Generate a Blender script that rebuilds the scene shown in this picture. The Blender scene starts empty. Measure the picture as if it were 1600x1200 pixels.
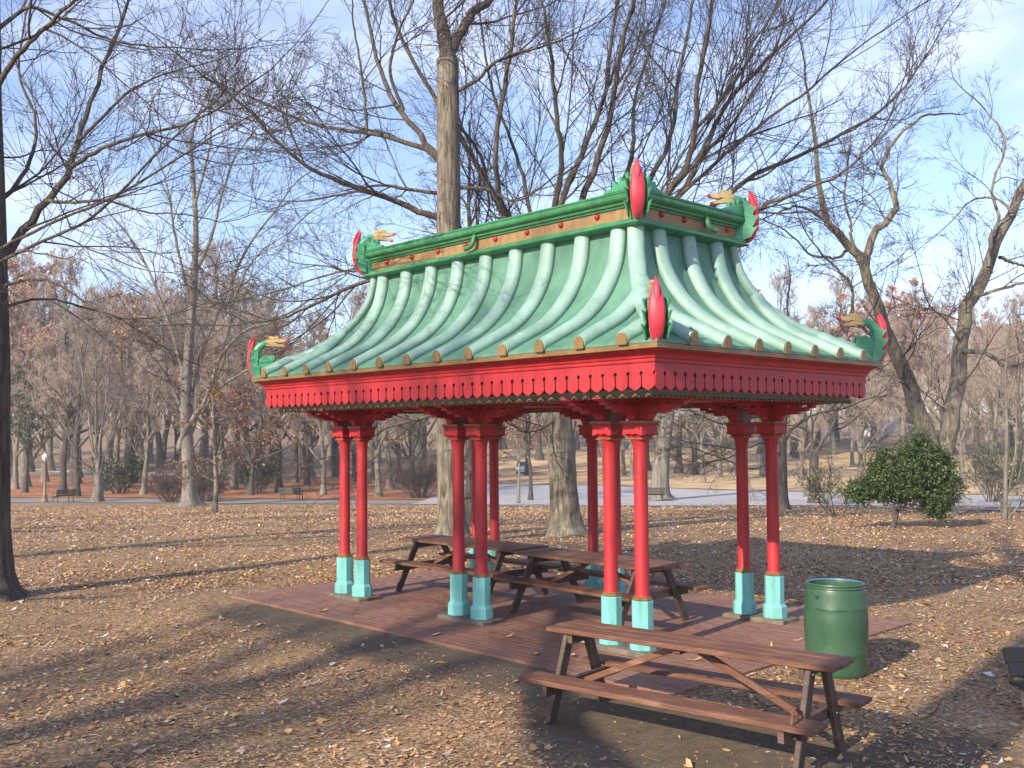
import bpy, math, random
import numpy as np
from mathutils import Matrix, Vector

# ------------------------------------------------------------------ camera
scene = bpy.context.scene
cam_data = bpy.data.cameras.new('camera')
cam = bpy.data.objects.new('camera', cam_data)
scene.collection.objects.link(cam)
cam_data.sensor_width = 36.0
cam_data.lens = 35.315
cam_data.clip_start = 0.1
cam_data.clip_end = 6000.0
YAW, PITCH, ROLL = 0.8083, 0.0507, -0.0075
fw = Vector((-math.sin(YAW) * math.cos(PITCH), math.cos(YAW) * math.cos(PITCH), math.sin(PITCH)))
rt = Vector((math.cos(YAW), math.sin(YAW), 0.0))
up = rt.cross(fw)
r2 = math.cos(ROLL) * rt + math.sin(ROLL) * up
u2 = -math.sin(ROLL) * rt + math.cos(ROLL) * up
m = Matrix((r2, u2, -fw)).transposed().to_4x4()
m.translation = Vector((9.5244, -9.6238, 2.2969))
cam.matrix_world = m
scene.camera = cam

# ------------------------------------------------------------------ sun, sky, exposure
SUN_EL = math.radians(28.0)
TRAVEL = Vector((-0.13, 1.0, 0.0)).normalized()          # where the light goes on the ground
sun_dir = Vector((TRAVEL.x * math.cos(SUN_EL), TRAVEL.y * math.cos(SUN_EL), -math.sin(SUN_EL)))
sun_data = bpy.data.lights.new('sun', 'SUN')
sun_data.energy = 5.0
sun_data.angle = math.radians(0.55)
sun_data.color = (1.0, 0.88, 0.69)
sun = bpy.data.objects.new('sun', sun_data)
scene.collection.objects.link(sun)
sun.rotation_euler = sun_dir.to_track_quat('-Z', 'Y').to_euler()
sun.location = (0, -30, 30)

world = bpy.data.worlds.new('World')
scene.world = world
world.use_nodes = True
wt = world.node_tree
wt.nodes.clear()
w_out = wt.nodes.new('ShaderNodeOutputWorld')
w_bg = wt.nodes.new('ShaderNodeBackground')
w_bg.inputs['Strength'].default_value = 0.12
sky = wt.nodes.new('ShaderNodeTexSky')
sky.sky_type = 'NISHITA'
sky.sun_disc = False
sky.sun_elevation = SUN_EL
sky.sun_rotation = math.atan2(-TRAVEL.x, -TRAVEL.y)
sky.altitude = 100
sky.air_density = 1.0
sky.dust_density = 0.6
sky.ozone_density = 1.4
# thin cirrus over the whole sky
w_tc = wt.nodes.new('ShaderNodeTexCoord')
w_map = wt.nodes.new('ShaderNodeMapping')
w_map.inputs['Scale'].default_value = (1.6, 1.6, 5.0)
w_noise = wt.nodes.new('ShaderNodeTexNoise')
w_noise.inputs['Scale'].default_value = 1.5
w_noise.inputs['Detail'].default_value = 7.0
w_noise.inputs['Roughness'].default_value = 0.55
w_noise.inputs['Distortion'].default_value = 0.5
w_ramp = wt.nodes.new('ShaderNodeValToRGB')
w_ramp.color_ramp.elements[0].position = 0.46
w_ramp.color_ramp.elements[0].color = (0.06, 0.06, 0.06, 1)
w_ramp.color_ramp.elements[1].position = 0.74
w_ramp.color_ramp.elements[1].color = (0.8, 0.8, 0.8, 1)
w_mix = wt.nodes.new('ShaderNodeMixRGB')
w_mix.inputs['Color2'].default_value = (6.9, 7.2, 8.6, 1)
wt.links.new(w_tc.outputs['Generated'], w_map.inputs['Vector'])
wt.links.new(w_map.outputs['Vector'], w_noise.inputs['Vector'])
wt.links.new(w_noise.outputs['Fac'], w_ramp.inputs['Fac'])
wt.links.new(w_ramp.outputs['Color'], w_mix.inputs['Fac'])
w_tint = wt.nodes.new('ShaderNodeMixRGB')
w_tint.blend_type = 'MULTIPLY'
w_tint.inputs['Fac'].default_value = 1.0
w_tint.inputs['Color2'].default_value = (1.10, 1.15, 1.36, 1)
wt.links.new(sky.outputs['Color'], w_tint.inputs['Color1'])
wt.links.new(w_tint.outputs['Color'], w_mix.inputs['Color1'])
wt.links.new(w_mix.outputs['Color'], w_bg.inputs['Color'])
wt.links.new(w_bg.outputs['Background'], w_out.inputs['Surface'])

scene.view_settings.view_transform = 'Standard'
scene.view_settings.look = 'None'
scene.view_settings.gamma = 1.0
scene.view_settings.use_curve_mapping = False
scene.view_settings.exposure = 0.72
scene.render.engine = 'CYCLES'
scene.cycles.max_bounces = 6
scene.cycles.diffuse_bounces = 3
scene.cycles.transparent_max_bounces = 8

# ------------------------------------------------------------------ helpers
COL = scene.collection


def link(o):
    COL.objects.link(o)
    return o


def tag(o, label=None, category=None, group=None, kind=None):
    if label:
        o['label'] = label
    if category:
        o['category'] = category
    if group:
        o['group'] = group
    if kind:
        o['kind'] = kind
    return o


def empty(name, loc=(0, 0, 0), rz=0.0):
    o = bpy.data.objects.new(name, None)
    o.empty_display_size = 0.2
    o.location = loc
    o.rotation_euler = (0, 0, rz)
    return link(o)


def place(name, mesh, parent=None, loc=(0, 0, 0), rz=0.0, rot=None, scale=None):
    o = bpy.data.objects.new(name, mesh)
    o.location = loc
    o.rotation_euler = rot if rot else (0, 0, rz)
    if scale:
        o.scale = scale
    o.parent = parent
    return link(o)


def copy_tree(o, parent=None):
    c = o.copy()
    link(c)
    c.parent = parent
    for ch in list(o.children):
        copy_tree(ch, c)
    return c


class MB:
    """collects shapes; mesh() gives ONE mesh datablock"""

    def __init__(self):
        self.v = []
        self.f = []

    def add(self, verts, faces):
        n = len(self.v)
        self.v.extend([tuple(p) for p in verts])
        self.f.extend([tuple(i + n for i in f) for f in faces])

    def box(self, x0, x1, y0, y1, z0, z1, M=None):
        v = [(x0, y0, z0), (x1, y0, z0), (x1, y1, z0), (x0, y1, z0), (x0, y0, z1), (x1, y0, z1), (x1, y1, z1), (x0, y1, z1)]
        if M is not None:
            v = [tuple(M @ Vector(p)) for p in v]
        self.add(v, [(0, 3, 2, 1), (4, 5, 6, 7), (0, 1, 5, 4), (1, 2, 6, 5), (2, 3, 7, 6), (3, 0, 4, 7)])

    def bevel_box(self, x0, x1, y0, y1, z0, z1, b=0.008, M=None):
        v = []
        for (z, i) in ((z0, b), (z0 + b, 0), (z1 - b, 0), (z1, b)):
            v += [(x0 + i, y0 + i, z), (x1 - i, y0 + i, z), (x1 - i, y1 - i, z), (x0 + i, y1 - i, z)]
        if M is not None:
            v = [tuple(M @ Vector(p)) for p in v]
        f = [(3, 2, 1, 0), (12, 13, 14, 15)]
        for k in range(3):
            for j in range(4):
                a, b2 = k * 4 + j, k * 4 + (j + 1) % 4
                f.append((a, b2, b2 + 4, a + 4))
        self.add(v, f)

    def bar(self, p0, p1, w, h, side=(0, 0, 1), b=0.006):
        """bevelled bar from p0 to p1: w across, h along `side`"""
        p0, p1 = Vector(p0), Vector(p1)
        d = p1 - p0
        L = d.length
        d.normalize()
        s = Vector(side)
        s = (s - d * s.dot(d)).normalized()
        t = s.cross(d)
        M = Matrix((d, t, s)).transposed().to_4x4()
        M.translation = p0
        self.bevel_box(0, L, -w / 2, w / 2, -h / 2, h / 2, b, M)

    def prism(self, poly, a, b, frame):
        """poly [(u,v)] extruded from a to b; frame(u,v,w) -> point"""
        n = len(poly)
        self.add([frame(u, v, a) for u, v in poly] + [frame(u, v, b) for u, v in poly],
                 [tuple(range(n - 1, -1, -1)), tuple(range(n, 2 * n))] + [(i, (i + 1) % n, n + (i + 1) % n, n + i) for i in range(n)])

    def tube(self, pts, radii, sides=8, flat=1.0, ref=None, caps=True):
        """tube along pts; radii number or list of r or (a,b)"""
        pts = [Vector(p) for p in pts]
        n = len(pts)
        if not isinstance(radii, (list, tuple)):
            radii = [radii] * n
        vs = []
        prev = None
        for i, p in enumerate(pts):
            t = (pts[min(i + 1, n - 1)] - pts[max(i - 1, 0)]).normalized()
            if prev is None:
                r = Vector(ref) if ref else (Vector((0, 0, 1)) if abs(t.z) < 0.9 else Vector((1, 0, 0)))
            else:
                r = prev
            nrm = (r - t * r.dot(t)).normalized()
            prev = nrm
            bn = t.cross(nrm)
            ra = radii[i]
            a, b = ra if isinstance(ra, (list, tuple)) else (ra, ra * flat)
            for k in range(sides):
                an = 2 * math.pi * k / sides
                vs.append(p + nrm * (a * math.cos(an)) + bn * (b * math.sin(an)))
        fs = []
        for i in range(n - 1):
            for k in range(sides):
                k2 = (k + 1) % sides
                fs.append((i * sides + k, i * sides + k2, (i + 1) * sides + k2, (i + 1) * sides + k))
        if caps:
            fs.append(tuple(range(sides - 1, -1, -1)))
            fs.append(tuple((n - 1) * sides + k for k in range(sides)))
        self.add(vs, fs)

    def lathe(self, prof, seg=24, centre=(0, 0), phase=0.0, caps=True):
        """prof [(r,z)] around the z axis"""
        vs = []
        for r, z in prof:
            for k in range(seg):
                a = phase + 2 * math.pi * k / seg
                vs.append((centre[0] + r * math.cos(a), centre[1] + r * math.sin(a), z))
        fs = []
        n = len(prof)
        for i in range(n - 1):
            for k in range(seg):
                k2 = (k + 1) % seg
                fs.append((i * seg + k, i * seg + k2, (i + 1) * seg + k2, (i + 1) * seg + k))
        if caps:
            fs.append(tuple(range(seg - 1, -1, -1)))
            fs.append(tuple((n - 1) * seg + k for k in range(seg)))
        self.add(vs, fs)

    def rect_sweep(self, prof, hx, hy):
        """closed profile [(outset,z)] swept round a rectangle with mitred corners"""
        n = len(prof)
        vs = []
        for o, z in prof:
            vs += [(-(hx + o), -(hy + o), z), (hx + o, -(hy + o), z), (hx + o, hy + o, z), (-(hx + o), hy + o, z)]
        fs = []
        for i in range(n):
            j = (i + 1) % n
            for k in range(4):
                k2 = (k + 1) % 4
                fs.append((i * 4 + k, i * 4 + k2, j * 4 + k2, j * 4 + k))
        self.add(vs, fs)

    def mesh(self, name, mat, smooth=False, angle=None):
        me = bpy.data.meshes.new(name)
        me.from_pydata(self.v, [], self.f)
        me.materials.append(mat)
        if smooth:
            me.polygons.foreach_set('use_smooth', [True] * len(me.polygons))
            if angle:
                me.set_sharp_from_angle(angle=math.radians(angle))
        me.validate()
        me.update()
        return me

    def build(self, name, mat, parent=None, loc=(0, 0, 0), rz=0.0, smooth=False, angle=None):
        return place(name, self.mesh(name, mat, smooth, angle), parent, loc, rz)


def np_mesh(name, verts, quads=None, tris=None, mat=None, smooth=False, tone=None):
    """fast mesh from numpy arrays"""
    me = bpy.data.meshes.new(name)
    nv = len(verts)
    me.vertices.add(nv)
    me.vertices.foreach_set('co', np.asarray(verts, np.float32).ravel())
    parts, sizes = [], []
    if quads is not None and len(quads):
        parts.append(np.asarray(quads, np.int32).ravel())
        sizes.append(np.full(len(quads), 4, np.int32))
    if tris is not None and len(tris):
        parts.append(np.asarray(tris, np.int32).ravel())
        sizes.append(np.full(len(tris), 3, np.int32))
    idx = np.concatenate(parts)
    sz = np.concatenate(sizes)
    me.loops.add(len(idx))
    me.loops.foreach_set('vertex_index', idx)
    me.polygons.add(len(sz))
    st = np.zeros(len(sz), np.int32)
    st[1:] = np.cumsum(sz)[:-1]
    me.polygons.foreach_set('loop_start', st)
    me.polygons.foreach_set('loop_total', sz)
    if smooth:
        me.polygons.foreach_set('use_smooth', np.ones(len(sz), bool))
    if tone is not None:
        at = me.attributes.new('tone', 'FLOAT', 'POINT')
        at.data.foreach_set('value', np.asarray(tone, np.float32))
    me.materials.append(mat)
    me.update(calc_edges=True)
    return me


# ------------------------------------------------------------------ materials
def new_mat(name):
    mt = bpy.data.materials.new(name)
    mt.use_nodes = True
    nt = mt.node_tree
    return mt, nt, nt.nodes['Principled BSDF']


def N(nt, kind, **kw):
    n = nt.nodes.new(kind)
    for k, v in kw.items():
        if k in n.inputs.keys():
            n.inputs[k].default_value = v
        else:
            setattr(n, k, v)
    return n


def ramp(nt, fac, stops):
    r = nt.nodes.new('ShaderNodeValToRGB')
    e = r.color_ramp.elements
    e[0].position, e[0].color = stops[0][0], (*stops[0][1], 1)
    e[1].position, e[1].color = stops[-1][0], (*stops[-1][1], 1)
    for p, c in stops[1:-1]:
        x = e.new(p)
        x.color = (*c, 1)
    nt.links.new(fac, r.inputs['Fac'])
    return r.outputs['Color']


def mixc(nt, fac, a, b, mode='MIX'):
    mx = nt.nodes.new('ShaderNodeMixRGB')
    mx.blend_type = mode
    for s, val in (('Fac', fac), ('Color1', a), ('Color2', b)):
        if hasattr(val, 'links'):
            nt.links.new(val, mx.inputs[s])
        else:
            mx.inputs[s].default_value = val if s == 'Fac' else (*val, 1)
    return mx.outputs['Color']


def mathn(nt, op, a, b=0.0):
    n = nt.nodes.new('ShaderNodeMath')
    n.operation = op
    for i, val in enumerate((a, b)):
        if hasattr(val, 'links'):
            nt.links.new(val, n.inputs[i])
        else:
            n.inputs[i].default_value = val
    return n.outputs[0]


def coords(nt, kind='Object', scale=(1, 1, 1)):
    tc = nt.nodes.new('ShaderNodeTexCoord')
    mp = nt.nodes.new('ShaderNodeMapping')
    mp.inputs['Scale'].default_value = scale
    nt.links.new(tc.outputs[kind], mp.inputs['Vector'])
    return mp.outputs['Vector']


def world_pos(nt, scale=(1, 1, 1)):
    g = nt.nodes.new('ShaderNodeNewGeometry')
    mp = nt.nodes.new('ShaderNodeMapping')
    mp.inputs['Scale'].default_value = scale
    nt.links.new(g.outputs['Position'], mp.inputs['Vector'])
    return mp.outputs['Vector']


def noise(nt, vec, scale, detail=4.0, rough=0.55, dist=0.0):
    n = N(nt, 'ShaderNodeTexNoise', Scale=scale, Detail=detail, Roughness=rough, Distortion=dist)
    nt.links.new(vec, n.inputs['Vector'])
    return n.outputs['Fac']


def bump(nt, bsdf, height, strength=0.3, dist=0.01):
    b = N(nt, 'ShaderNodeBump', Strength=strength, Distance=dist)
    nt.links.new(height, b.inputs['Height'])
    nt.links.new(b.outputs['Normal'], bsdf.inputs['Normal'])


def each_random(nt):
    """one random number per object and per loose piece"""
    oi = nt.nodes.new('ShaderNodeObjectInfo')
    ge = nt.nodes.new('ShaderNodeNewGeometry')
    return mathn(nt, 'FRACT', mathn(nt, 'ADD', oi.outputs['Random'], ge.outputs['Random Per Island']))


def paint(name, col, rough=0.42, var=0.22, streak=(2.5, 2.5, 0.6), chip=None, chip_at=0.70, scale=3.0, grain=0.12):
    """weathered gloss paint: fading, runs of dirt, small chips"""
    mt, nt, b = new_mat(name)
    v = world_pos(nt, streak)
    f1 = noise(nt, v, scale, 5, 0.6)
    lo = tuple(c * (1 - var) for c in col)
    hi = tuple(min(1, c * (1 + var) + 0.012 * var) for c in col)
    c = ramp(nt, f1, [(0.32, lo), (0.68, hi)])
    v2 = world_pos(nt)
    f2 = noise(nt, v2, 26.0, 6, 0.7)
    if chip:
        fac = ramp(nt, f2, [(chip_at - 0.02, (0, 0, 0)), (chip_at + 0.02, (1, 1, 1))])
        c = mixc(nt, fac, c, chip)
    nt.links.new(c, b.inputs['Base Color'])
    rr = mathn(nt, 'ADD', mathn(nt, 'MULTIPLY', f1, 0.25), rough - 0.12)
    nt.links.new(rr, b.inputs['Roughness'])
    bump(nt, b, f2, grain, 0.004)
    return mt


M = {}
M['red'] = paint('red_paint', (0.385, 0.017, 0.023), 0.52, 0.24, chip=(0.24, 0.02, 0.025), chip_at=0.70, grain=0.25)
M['pink_red'] = paint('finial_red_paint', (0.52, 0.036, 0.060), 0.52, 0.24, chip=(0.34, 0.03, 0.04), chip_at=0.66, grain=0.4)
M['roof'] = paint('roof_green_paint', (0.092, 0.215, 0.150), 0.52, 0.26, (0.9, 0.9, 0.5), chip=(0.07, 0.17, 0.12), chip_at=0.76)
M['rib'] = paint('rib_pale_green_paint', (0.225, 0.36, 0.31), 0.56, 0.20, (1.5, 1.5, 1.0), chip=(0.15, 0.26, 0.22), chip_at=0.69, scale=2.2, grain=0.25)
M['green'] = paint('moulding_green_paint', (0.04, 0.185, 0.075), 0.42, 0.22, chip=(0.12, 0.13, 0.08), chip_at=0.72)
M['fgreen'] = paint('finial_green_paint', (0.06, 0.27, 0.14), 0.34, 0.22, chip=(0.04, 0.15, 0.08), chip_at=0.74)
M['gold'] = paint('gold_paint', (0.190, 0.112, 0.036), 0.44, 0.22, chip=(0.16, 0.09, 0.03), chip_at=0.68)
M['beak'] = paint('beak_gold_paint', (0.42, 0.295, 0.125), 0.34, 0.18, chip=(0.35, 0.22, 0.07), chip_at=0.72)
M['frieze'] = paint('frieze_gold_paint', (0.27, 0.165, 0.068), 0.55, 0.25, scale=6, chip=(0.55, 0.45, 0.30), chip_at=0.66)
M['teal'] = paint('teal_paint', (0.165, 0.455, 0.435), 0.5, 0.20, chip=(0.11, 0.26, 0.25), chip_at=0.67, grain=0.25)
M['olive'] = paint('dull_olive_gold', (0.115, 0.078, 0.028), 0.5, 0.3)
M['soffit'] = paint('soffit_grey_paint', (0.36, 0.33, 0.30), 0.6, 0.15)
M['recess_shade'] = paint('recess_shade_dark', (0.06, 0.035, 0.03), 0.7, 0.2)  # dark colour carrying the recess shade behind the valance
M['edge_green'] = paint('grey_green_strip', (0.16, 0.19, 0.15), 0.5, 0.2)
M['stone'] = paint('plinth_stone', (0.14, 0.115, 0.09), 0.85, 0.3, (1, 1, 1), scale=9, chip=(0.10, 0.09, 0.07), chip_at=0.62, grain=0.6)
M['iron'] = paint('dark_iron', (0.03, 0.032, 0.03), 0.5, 0.3)
M['lamp_post'] = paint('lamp_post_paint', (0.20, 0.14, 0.10), 0.5, 0.2)
M['lamp_glass'] = paint('lamp_glass', (0.75, 0.75, 0.70), 0.2, 0.05)
M['concrete'] = paint('pale_concrete', (0.42, 0.38, 0.30), 0.85, 0.2, (1, 1, 1), scale=8, grain=0.5)
M['bench_wood'] = paint('far_bench_wood', (0.055, 0.04, 0.03), 0.6, 0.3)
M['white_wall'] = paint('white_house_wall', (0.72, 0.72, 0.70), 0.7, 0.08)
M['slate'] = paint('house_roof', (0.09, 0.085, 0.085), 0.7, 0.2)
M['dark_glass'] = paint('dark_glass', (0.02, 0.025, 0.03), 0.12, 0.1)
M['car_blue'] = paint('car_blue', (0.13, 0.20, 0.28), 0.25, 0.05)
M['car_red'] = paint('car_red', (0.36, 0.05, 0.05), 0.25, 0.05)
M['tyre'] = paint('tyre_rubber', (0.02, 0.02, 0.02), 0.8, 0.1)


def wood_mat(name, col, dark, wear):
    mt, nt, b = new_mat(name)
    r = each_random(nt)
    v = coords(nt, 'Object', (1.2, 14.0, 14.0))
    f = noise(nt, v, 3.0, 6, 0.65, 0.4)
    c = ramp(nt, f, [(0.30, dark), (0.62, col)])
    f2 = noise(nt, coords(nt, 'Object', (0.8, 3, 3)), 4.0, 5, 0.6)
    c = mixc(nt, ramp(nt, f2, [(0.50, (0, 0, 0)), (0.70, (0.9, 0.9, 0.9))]), c, wear)
    k = N(nt, 'ShaderNodeHueSaturation')
    nt.links.new(c, k.inputs['Color'])
    nt.links.new(mathn(nt, 'ADD', mathn(nt, 'MULTIPLY', r, 0.3), 0.85), k.inputs['Value'])
    nt.links.new(k.outputs['Color'], b.inputs['Base Color'])
    b.inputs['Roughness'].default_value = 0.66
    bump(nt, b, f, 0.35, 0.004)
    return mt


M['table'] = wood_mat('table_brown_stain', (0.160, 0.066, 0.036), (0.085, 0.036, 0.021), (0.235, 0.125, 0.080))
M['table_leg'] = wood_mat('leg_dark_stain', (0.085, 0.050, 0.036), (0.045, 0.028, 0.022), (0.13, 0.085, 0.065))


def brick_mat():
    mt, nt, b = new_mat('paving_brick')
    r = each_random(nt)
    c = ramp(nt, r, [(0.0, (0.180, 0.083, 0.056)), (0.4, (0.212, 0.098, 0.067)), (0.75, (0.230, 0.112, 0.078)), (1.0, (0.200, 0.106, 0.078))])
    f = noise(nt, world_pos(nt), 0.9, 6, 0.65)
    c = mixc(nt, ramp(nt, f, [(0.45, (0, 0, 0)), (0.75, (0.55, 0.55, 0.55))]), c, (0.25, 0.155, 0.125))
    f2 = noise(nt, world_pos(nt), 30, 5, 0.7)
    c = mixc(nt, ramp(nt, f2, [(0.60, (0, 0, 0)), (0.75, (0.6, 0.6, 0.6))]), c, (0.11, 0.06, 0.05))
    nt.links.new(c, b.inputs['Base Color'])
    b.inputs['Roughness'].default_value = 0.66
    bump(nt, b, f2, 0.25, 0.004)
    return mt


M['brick'] = brick_mat()
M['joint'] = paint('brick_joint', (0.165, 0.09, 0.066), 0.9, 0.25, (1, 1, 1), scale=20)


def bark_mat(name, c0, c1, c2, sc=5.0, lichen=None):
    mt, nt, b = new_mat(name)
    v = world_pos(nt, (1, 1, 0.16))
    f = noise(nt, v, sc * 2.2, 6, 0.7, 0.6)
    c = ramp(nt, f, [(0.36, c0), (0.50, c1), (0.62, c2)])
    f2 = noise(nt, world_pos(nt, (1, 1, 0.6)), 1.3, 4, 0.6)
    if lichen:
        c = mixc(nt, ramp(nt, f2, [(0.50, (0, 0, 0)), (0.66, (0.65, 0.65, 0.65))]), c, lichen)
    nt.links.new(c, b.inputs['Base Color'])
    b.inputs['Roughness'].default_value = 0.88
    bump(nt, b, f, 1.0, 0.06)
    return mt


M['bark'] = bark_mat('grey_brown_bark', (0.055, 0.044, 0.034), (0.155, 0.128, 0.098), (0.27, 0.232, 0.182), 5.0, (0.21, 0.20, 0.145))
M['bark_dark'] = bark_mat('dark_bark', (0.030, 0.025, 0.021), (0.070, 0.058, 0.048), (0.115, 0.097, 0.08))
M['bark_pale'] = bark_mat('smooth_grey_bark', (0.085, 0.072, 0.058), (0.16, 0.139, 0.115), (0.235, 0.21, 0.178), 2.0)
M['bark_limb'] = bark_mat('dark_limb_bark', (0.030, 0.024, 0.020), (0.080, 0.063, 0.051), (0.145, 0.118, 0.095))
M['twig'] = paint('twig_bark', (0.055, 0.043, 0.038), 0.85, 0.25, (0.4, 0.4, 0.4))
M['twig_pale'] = paint('pale_twig_bark', (0.135, 0.112, 0.098), 0.85, 0.25, (0.4, 0.4, 0.4))


def tone_mat(name, stops, rough=0.75, big=None, trans=0.0):
    """colour of each leaf or twig from its own 'tone'"""
    mt, nt, b = new_mat(name)
    at = nt.nodes.new('ShaderNodeAttribute')
    at.attribute_name = 'tone'
    c = ramp(nt, at.outputs['Fac'], stops)
    if big:
        f = noise(nt, world_pos(nt), big[0], 3, 0.5)
        c = mixc(nt, ramp(nt, f, [(0.42, (0, 0, 0)), (0.62, (0.7, 0.7, 0.7))]), c, big[1], 'MULTIPLY')
    nt.links.new(c, b.inputs['Base Color'])
    b.inputs['Roughness'].default_value = rough
    return mt


M['litter'] = tone_mat('fallen_leaves', [(0.0, (0.13, 0.065, 0.038)), (0.22, (0.26, 0.125, 0.056)), (0.45, (0.43, 0.242, 0.098)), (0.68, (0.54, 0.330, 0.150)),
                                         (0.86, (0.42, 0.280, 0.190)), (0.95, (0.56, 0.48, 0.43)), (1.0, (0.66, 0.61, 0.58))], 0.62)
M['oak_leaf'] = tone_mat('brown_oak_leaves', [(0.0, (0.12, 0.055, 0.028)), (0.5, (0.27, 0.125, 0.055)), (1.0, (0.40, 0.215, 0.105))], 0.7)
M['holly_leaf'] = tone_mat('evergreen_leaves', [(0.0, (0.016, 0.034, 0.010)), (0.5, (0.042, 0.078, 0.018)), (0.85, (0.098, 0.135, 0.032)), (1.0, (0.17, 0.19, 0.05))], 0.5)
M['pine_leaf'] = tone_mat('far_evergreen', [(0.0, (0.045, 0.065, 0.035)), (1.0, (0.12, 0.145, 0.07))], 0.8)
M['pale_green_leaf'] = tone_mat('yellow_green_leaves', [(0.0, (0.13, 0.13, 0.045)), (1.0, (0.27, 0.25, 0.10))], 0.7)
M['far_twig'] = tone_mat('far_twigs', [(0.0, (0.24, 0.182, 0.145)), (0.5, (0.38, 0.288, 0.225)), (1.0, (0.50, 0.375, 0.285))], 0.9)  # twig tones lightened, distance haze put into the colour
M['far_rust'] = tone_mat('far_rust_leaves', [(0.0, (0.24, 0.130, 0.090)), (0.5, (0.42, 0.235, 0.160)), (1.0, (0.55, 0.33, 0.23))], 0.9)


def ground_mat():
    mt, nt, b = new_mat('leafy_lawn')
    p = world_pos(nt)
    big = noise(nt, p, 0.22, 5, 0.6, 0.4)
    mid = noise(nt, p, 1.6, 5, 0.62)
    fine = noise(nt, p, 38.0, 5, 0.72)
    soil = ramp(nt, fine, [(0.30, (0.060, 0.041, 0.026)), (0.55, (0.135, 0.090, 0.054)), (0.75, (0.235, 0.155, 0.088))])
    vor = N(nt, 'ShaderNodeTexVoronoi', Scale=44.0, Randomness=1.0)
    nt.links.new(p, vor.inputs['Vector'])
    sep = nt.nodes.new('ShaderNodeSeparateColor')
    nt.links.new(vor.outputs['Color'], sep.inputs['Color'])
    leaf = ramp(nt, sep.outputs[0], [(0.0, (0.12, 0.065, 0.036)), (0.35, (0.30, 0.155, 0.070)), (0.7, (0.48, 0.285, 0.130)), (0.93, (0.46, 0.31, 0.20)), (1.0, (0.58, 0.48, 0.40))])
    cover = mathn(nt, 'ADD', mathn(nt, 'MULTIPLY', big, 1.0), mathn(nt, 'MULTIPLY', sep.outputs[1], 0.55))
    cov = ramp(nt, cover, [(0.56, (0, 0, 0)), (0.84, (0.9, 0.9, 0.9))])
    c = mixc(nt, cov, soil, leaf)
    grass = ramp(nt, fine, [(0.3, (0.155, 0.118, 0.050)), (0.7, (0.37, 0.265, 0.12))])
    gm = ramp(nt, mid, [(0.52, (0, 0, 0)), (0.70, (0.65, 0.65, 0.65))])
    c = mixc(nt, gm, c, grass)
    at = nt.nodes.new('ShaderNodeAttribute')
    at.attribute_name = 'tone'
    mud = ramp(nt, noise(nt, p, 9.0, 6, 0.7), [(0.3, (0.058, 0.043, 0.029)), (0.7, (0.140, 0.102, 0.066))])
    edge = mathn(nt, 'ADD', at.outputs['Fac'], mathn(nt, 'MULTIPLY', noise(nt, p, 3.0, 5, 0.65), 0.9))
    c = mixc(nt, ramp(nt, edge, [(0.70, (0, 0, 0)), (1.05, (0.92, 0.92, 0.92))]), c, mud)
    nt.links.new(c, b.inputs['Base Color'])
    b.inputs['Roughness'].default_value = 0.95
    h = mathn(nt, 'ADD', mathn(nt, 'MULTIPLY', sep.outputs[0], 0.6), fine)
    bump(nt, b, h, 0.55, 0.03)
    return mt


M['ground'] = ground_mat()
M['leaf_bed'] = paint('orange_leaf_bed', (0.33, 0.125, 0.05), 0.9, 0.45, (0.5, 0.5, 0.5), scale=1.4, chip=(0.16, 0.085, 0.05), chip_at=0.58, grain=0.8)
M['gold_lawn'] = paint('golden_far_lawn', (0.50, 0.35, 0.19), 0.95, 0.35, (0.35, 0.35, 0.35), scale=0.8, chip=(0.26, 0.13, 0.06), chip_at=0.56, grain=0.8)
M['road'] = paint('park_road', (0.36, 0.345, 0.35), 0.85, 0.10, (0.3, 0.3, 0.3), scale=1.0, chip=(0.30, 0.28, 0.27), chip_at=0.66, grain=0.4)
M['path'] = paint('narrow_path', (0.21, 0.20, 0.20), 0.85, 0.15, (0.3, 0.3, 0.3), scale=1.0, grain=0.4)

# ------------------------------------------------------------------ terrain
def smooth(t):
    t = np.clip(t, 0, 1)
    return t * t * (3 - 2 * t)


def gz(x, y):
    x = np.asarray(x, float)
    y = np.asarray(y, float)
    d = -(x - 9.524) * .7231 + (y + 9.624) * .6910
    ds = np.hypot(np.maximum(abs(x) - 3.97, 0), np.maximum(abs(y) - 2.41, 0))
    z = -.03 - .09 * smooth(ds / 2.5) - 2.1 * smooth((d - 18) / 55) + .05 * np.maximum(d - 122, 0)
    und = (np.sin(x * .9 + 1.3 * np.sin(y * .55)) * np.sin(y * .8 + .9 * np.sin(x * .6))) * .018
    return z + und * smooth((ds - .3) / 2.0)


def g1(x, y):
    return float(gz(x, y))


CX, CY = 9.524, -9.624
SY_ = 2.41
rings = np.concatenate([[0.02], np.linspace(0.6, 34, 110), np.geomspace(34.6, 900, 80)])
NA = 240
ang = np.linspace(0, 2 * np.pi, NA, endpoint=False)
GX = CX + rings[:, None] * np.cos(ang)[None]
GY = CY + rings[:, None] * np.sin(ang)[None]
gv = np.stack([GX, GY, gz(GX, GY)], -1).reshape(-1, 3)
gv[:, 2] = np.minimum(gv[:, 2], 9.0)
i0 = (np.arange(len(rings) - 1)[:, None] * NA + np.arange(NA)[None])
i1 = (np.arange(len(rings) - 1)[:, None] * NA + (np.arange(NA)[None] + 1) % NA)
gq = np.stack([i0, i0 + NA, i1 + NA, i1], -1).reshape(-1, 4)
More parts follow.
